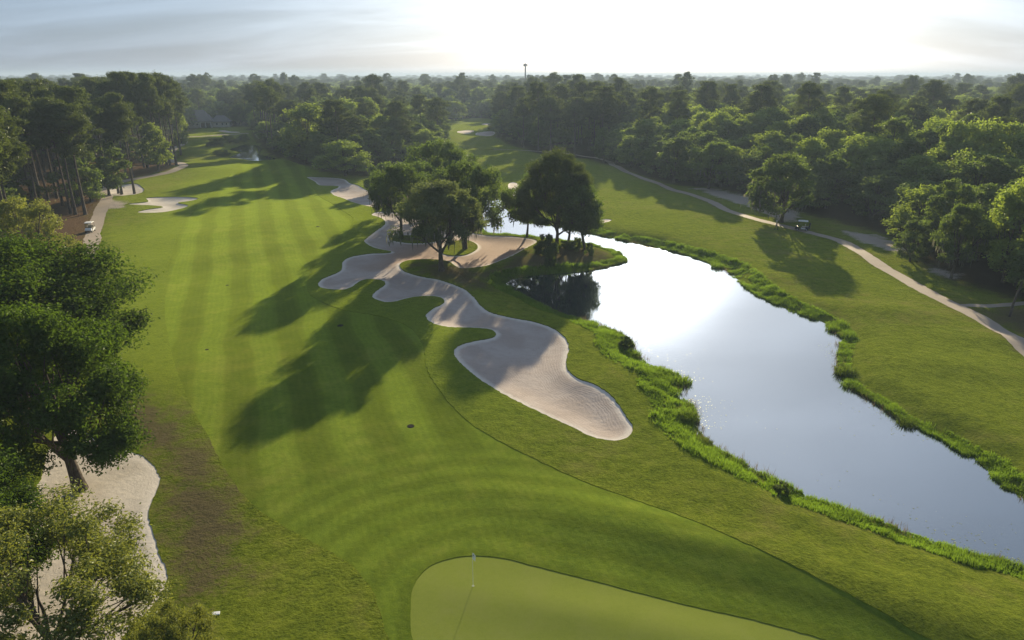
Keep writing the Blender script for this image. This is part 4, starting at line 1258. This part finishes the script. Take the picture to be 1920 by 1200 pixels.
# ---- irrigation covers and a marker
v, q = lathe([(.0, .02), (.20, .02), (.24, .012), (.26, -.05)], 18); cov_m = mesh_np('cover', v, quads=q, mats=[M_iron])
v, q = lathe([(.27, -.05), (.27, .016), (.33, .010), (.34, -.05)], 18); ring_m = mesh_np('collar', v, quads=q, mats=[M_iron])
for px, py, sc, lb in ((638, 610, 1.2, 'round dark drain cover in the tree shadow mid fairway'), (770, 798, 1., 'round dark drain cover on the lit fairway edge below the tree shadow'), (596, 425, 1.1, 'dark drain cover on the bright fairway left of the long bunker'),
                       (426, 534, .7, 'small dark drain cover on the left stripe of the fairway'), (388, 655, .6, 'small dark drain cover near the fairway left of the tree shadow')):
    P = g1(px, py); P.z -= .026
    o = thing('drain_cover', lb, 'drain cover', P, group='drain covers on the fairway', scale=(sc, sc, 1)); ob('cover', cov_m, o); ob('collar', ring_m, o)
P = g1(405, 1152)
o = ob('marker_plate', fin(box(.42, .22, .07, (0, 0, .06), .02), 'marker_plate', M_white), loc=P, rot=(0.1, .05, .25)); tag(o, 'small white marker plate lying on the dark rough at lower left', 'marker')

# ---- leaning dead palm at the right edge
P = g1(1893, 594); hp = top_z(P, 527) - P.z
dp = thing('dead_palm', 'leaning bare palm trunk with withered fronds by the side path at right', 'palm tree', P)
v, q = tube([(0, 0, -.2), (.05, 0, hp * .35), (.25, 0, hp * .7), (.55, 0, hp)], [.17, .14, .13, .12], 8); ob('trunk', mesh_np('trunk', v, quads=q, smooth=True, mats=[M_bark]), dp)
rq = random.Random(3)
for k in range(9):
    a = k * 2.4; L = rq.uniform(.5, .95); e = Vector((cos(a), sin(a), 0)); t0 = Vector((.55, 0, hp))
    c = [t0, t0 + e * L * .4 + Vector((0, 0, .18)), t0 + e * L * .75 - Vector((0, 0, .1)), t0 + e * L * .8 - Vector((0, 0, .6))]
    sd = Vector((-sin(a), cos(a), 0)); vv = []
    for p, w in zip(c, (.03, .11, .10, .02)): vv += [p + sd * w - Vector((0, 0, .04)), p, p - sd * w - Vector((0, 0, .04))]
    qq = [(i * 3 + j, i * 3 + j + 1, i * 3 + 4 + j, i * 3 + 3 + j) for i in range(3) for j in range(2)]
    ob('frond', mesh_np('frond', np.array(vv), quads=np.array(qq), attrs={'tint': np.full(12, .4)}, mats=[M_yellow]), dp)

# ---- the house at the end of the left hole
PH = g1(388, 239)
hs = thing('house', 'low grey house with hipped roof and dark porch among the far trees', 'house', PH, radians(12))
hs.location.z = PH.z + .02


def hip(x0, x1, y0, y1, z0, z1, ov=.6):
    x0 -= ov; x1 += ov; y0 -= ov; y1 += ov; h = (y1 - y0) / 2 * .9
    v = [(x0, y0, z0), (x1, y0, z0), (x1, y1, z0), (x0, y1, z0), (x0 + h, (y0 + y1) / 2, z1), (x1 - h, (y0 + y1) / 2, z1),
         (x0, y0, z0 - .2), (x1, y0, z0 - .2), (x1, y1, z0 - .2), (x0, y1, z0 - .2)]
    f = [(0, 1, 5, 4), (1, 2, 5, 5), (2, 3, 4, 5), (3, 0, 4, 4), (0, 6, 7, 1), (1, 7, 8, 2), (2, 8, 9, 3), (3, 9, 6, 0), (6, 9, 8, 7)]
    me = bpy.data.meshes.new('roof'); me.from_pydata(v, [], [tuple(dict.fromkeys(x)) for x in f]); me.materials.append(M_roof)
    return me


ob('wall', fin(box(14, 9, 3.4, (-4.2, 4, 1.7)), 'wall', M_wall), hs); ob('roof', hip(-11.2, 2.8, -.5, 8.5, 3.4, 9.4), hs)
ob('wing', fin(box(9, 6.5, 3.0, (7.6, 4.6, 1.5)), 'wing', M_wall), hs); ob('wing_roof', hip(2.2, 12.1, 1.3, 7.9, 3.05, 6.4), hs)
ob('porch_shade_panel', fin(box(5.2, .2, 2.5, (-.3, -.55, 1.35)), 'porch_shade_panel', M_glass), hs)  # dark slab on the closed wall, standing in for shade inside the porch
for x in (-3.1, -.3, 2.5): ob('post', fin(box(.22, .22, 3.1, (x, -.95, 1.55)), 'post', M_white), hs)
for x in (-9.6, -7.2, -4.9):
    w = ob('window', fin(box(1.5, .12, 1.5, (x, -.55, 1.8)), 'window', M_white), hs); ob('pane', fin(box(1.26, .06, 1.26, (x, -.62, 1.8)), 'pane', M_glass), w)
for x in (5.4, 8.4, 10.6):
    w = ob('window', fin(box(1.3, .12, 1.4, (x, 1.32, 1.7)), 'window', M_white), hs); ob('pane', fin(box(1.08, .06, 1.18, (x, 1.25, 1.7)), 'pane', M_glass), w)
P = g1(398, 239)
o = ob('marker_post', fin(box(.3, .3, 1.3, (0, 0, .6), .03), 'marker_post', M_white), loc=P); tag(o, 'tiny white post on the grass before the far house', 'post')
P = g1(330, 262)
o = thing('path_sign', 'white sign board on a post beside the far left path between pine trunks', 'sign', P)
ob('board', fin(box(.9, .08, 1.1, (0, 0, 1.9), .02), 'board', M_white), o); ob('post', fin(box(.12, .1, 1.4, (0, .01, .65)), 'post', M_white), o)

# ---- mast above the horizon
az_ = math.atan2((985 - 960) / F_PX, CP + (460 / F_PX) * SP)
PT = Vector((sin(az_) * 900, cos(az_) * 900, 0)); ht = top_z(PT, 119)
tw = thing('antenna_mast', 'thin grey antenna mast with a crown of panels above the horizon trees', 'mast', PT)
v, q = tube([(0, 0, 0), (0, 0, ht * .5), (0, 0, ht)], [1.1, .9, .7], 10); ob('pole', mesh_np('pole', v, quads=q, smooth=True, mats=[M_iron]), tw)
v, q = lathe([(.5, ht - 3.2), (2.2, ht - 3.2), (2.2, ht - 2.9), (.5, ht - 2.9)], 12); ob('platform', mesh_np('platform', v, quads=q, mats=[M_grey]), tw)
pan_m = fin(box(.5, .9, 2.8, (2.2, 0, ht - 1.9), .04), 'antenna_panel', M_iron)
for k in range(9): ob('antenna_panel', pan_m, tw, rot=(0, 0, k * 2 * pi / 9))

# ------------------------------------------------------------------ air
HZ0, HZ1, HR = -3.0, 45.0, 9600.0
bm = box(2 * HR, 2 * HR, HZ1 - HZ0, (0, 0, (HZ0 + HZ1) / 2))
m, nt, out = mat('evening_haze')
pv = nd(nt, 'ShaderNodeVolumePrincipled', {'Color': (0.34, 0.44, 0.60, 1), 'Density': 0.00032, 'Anisotropy': 0.25})
nt.links.new(pv.outputs[0], out.inputs['Volume'])
ob('haze', fin(bm, 'haze', m), kind='stuff')
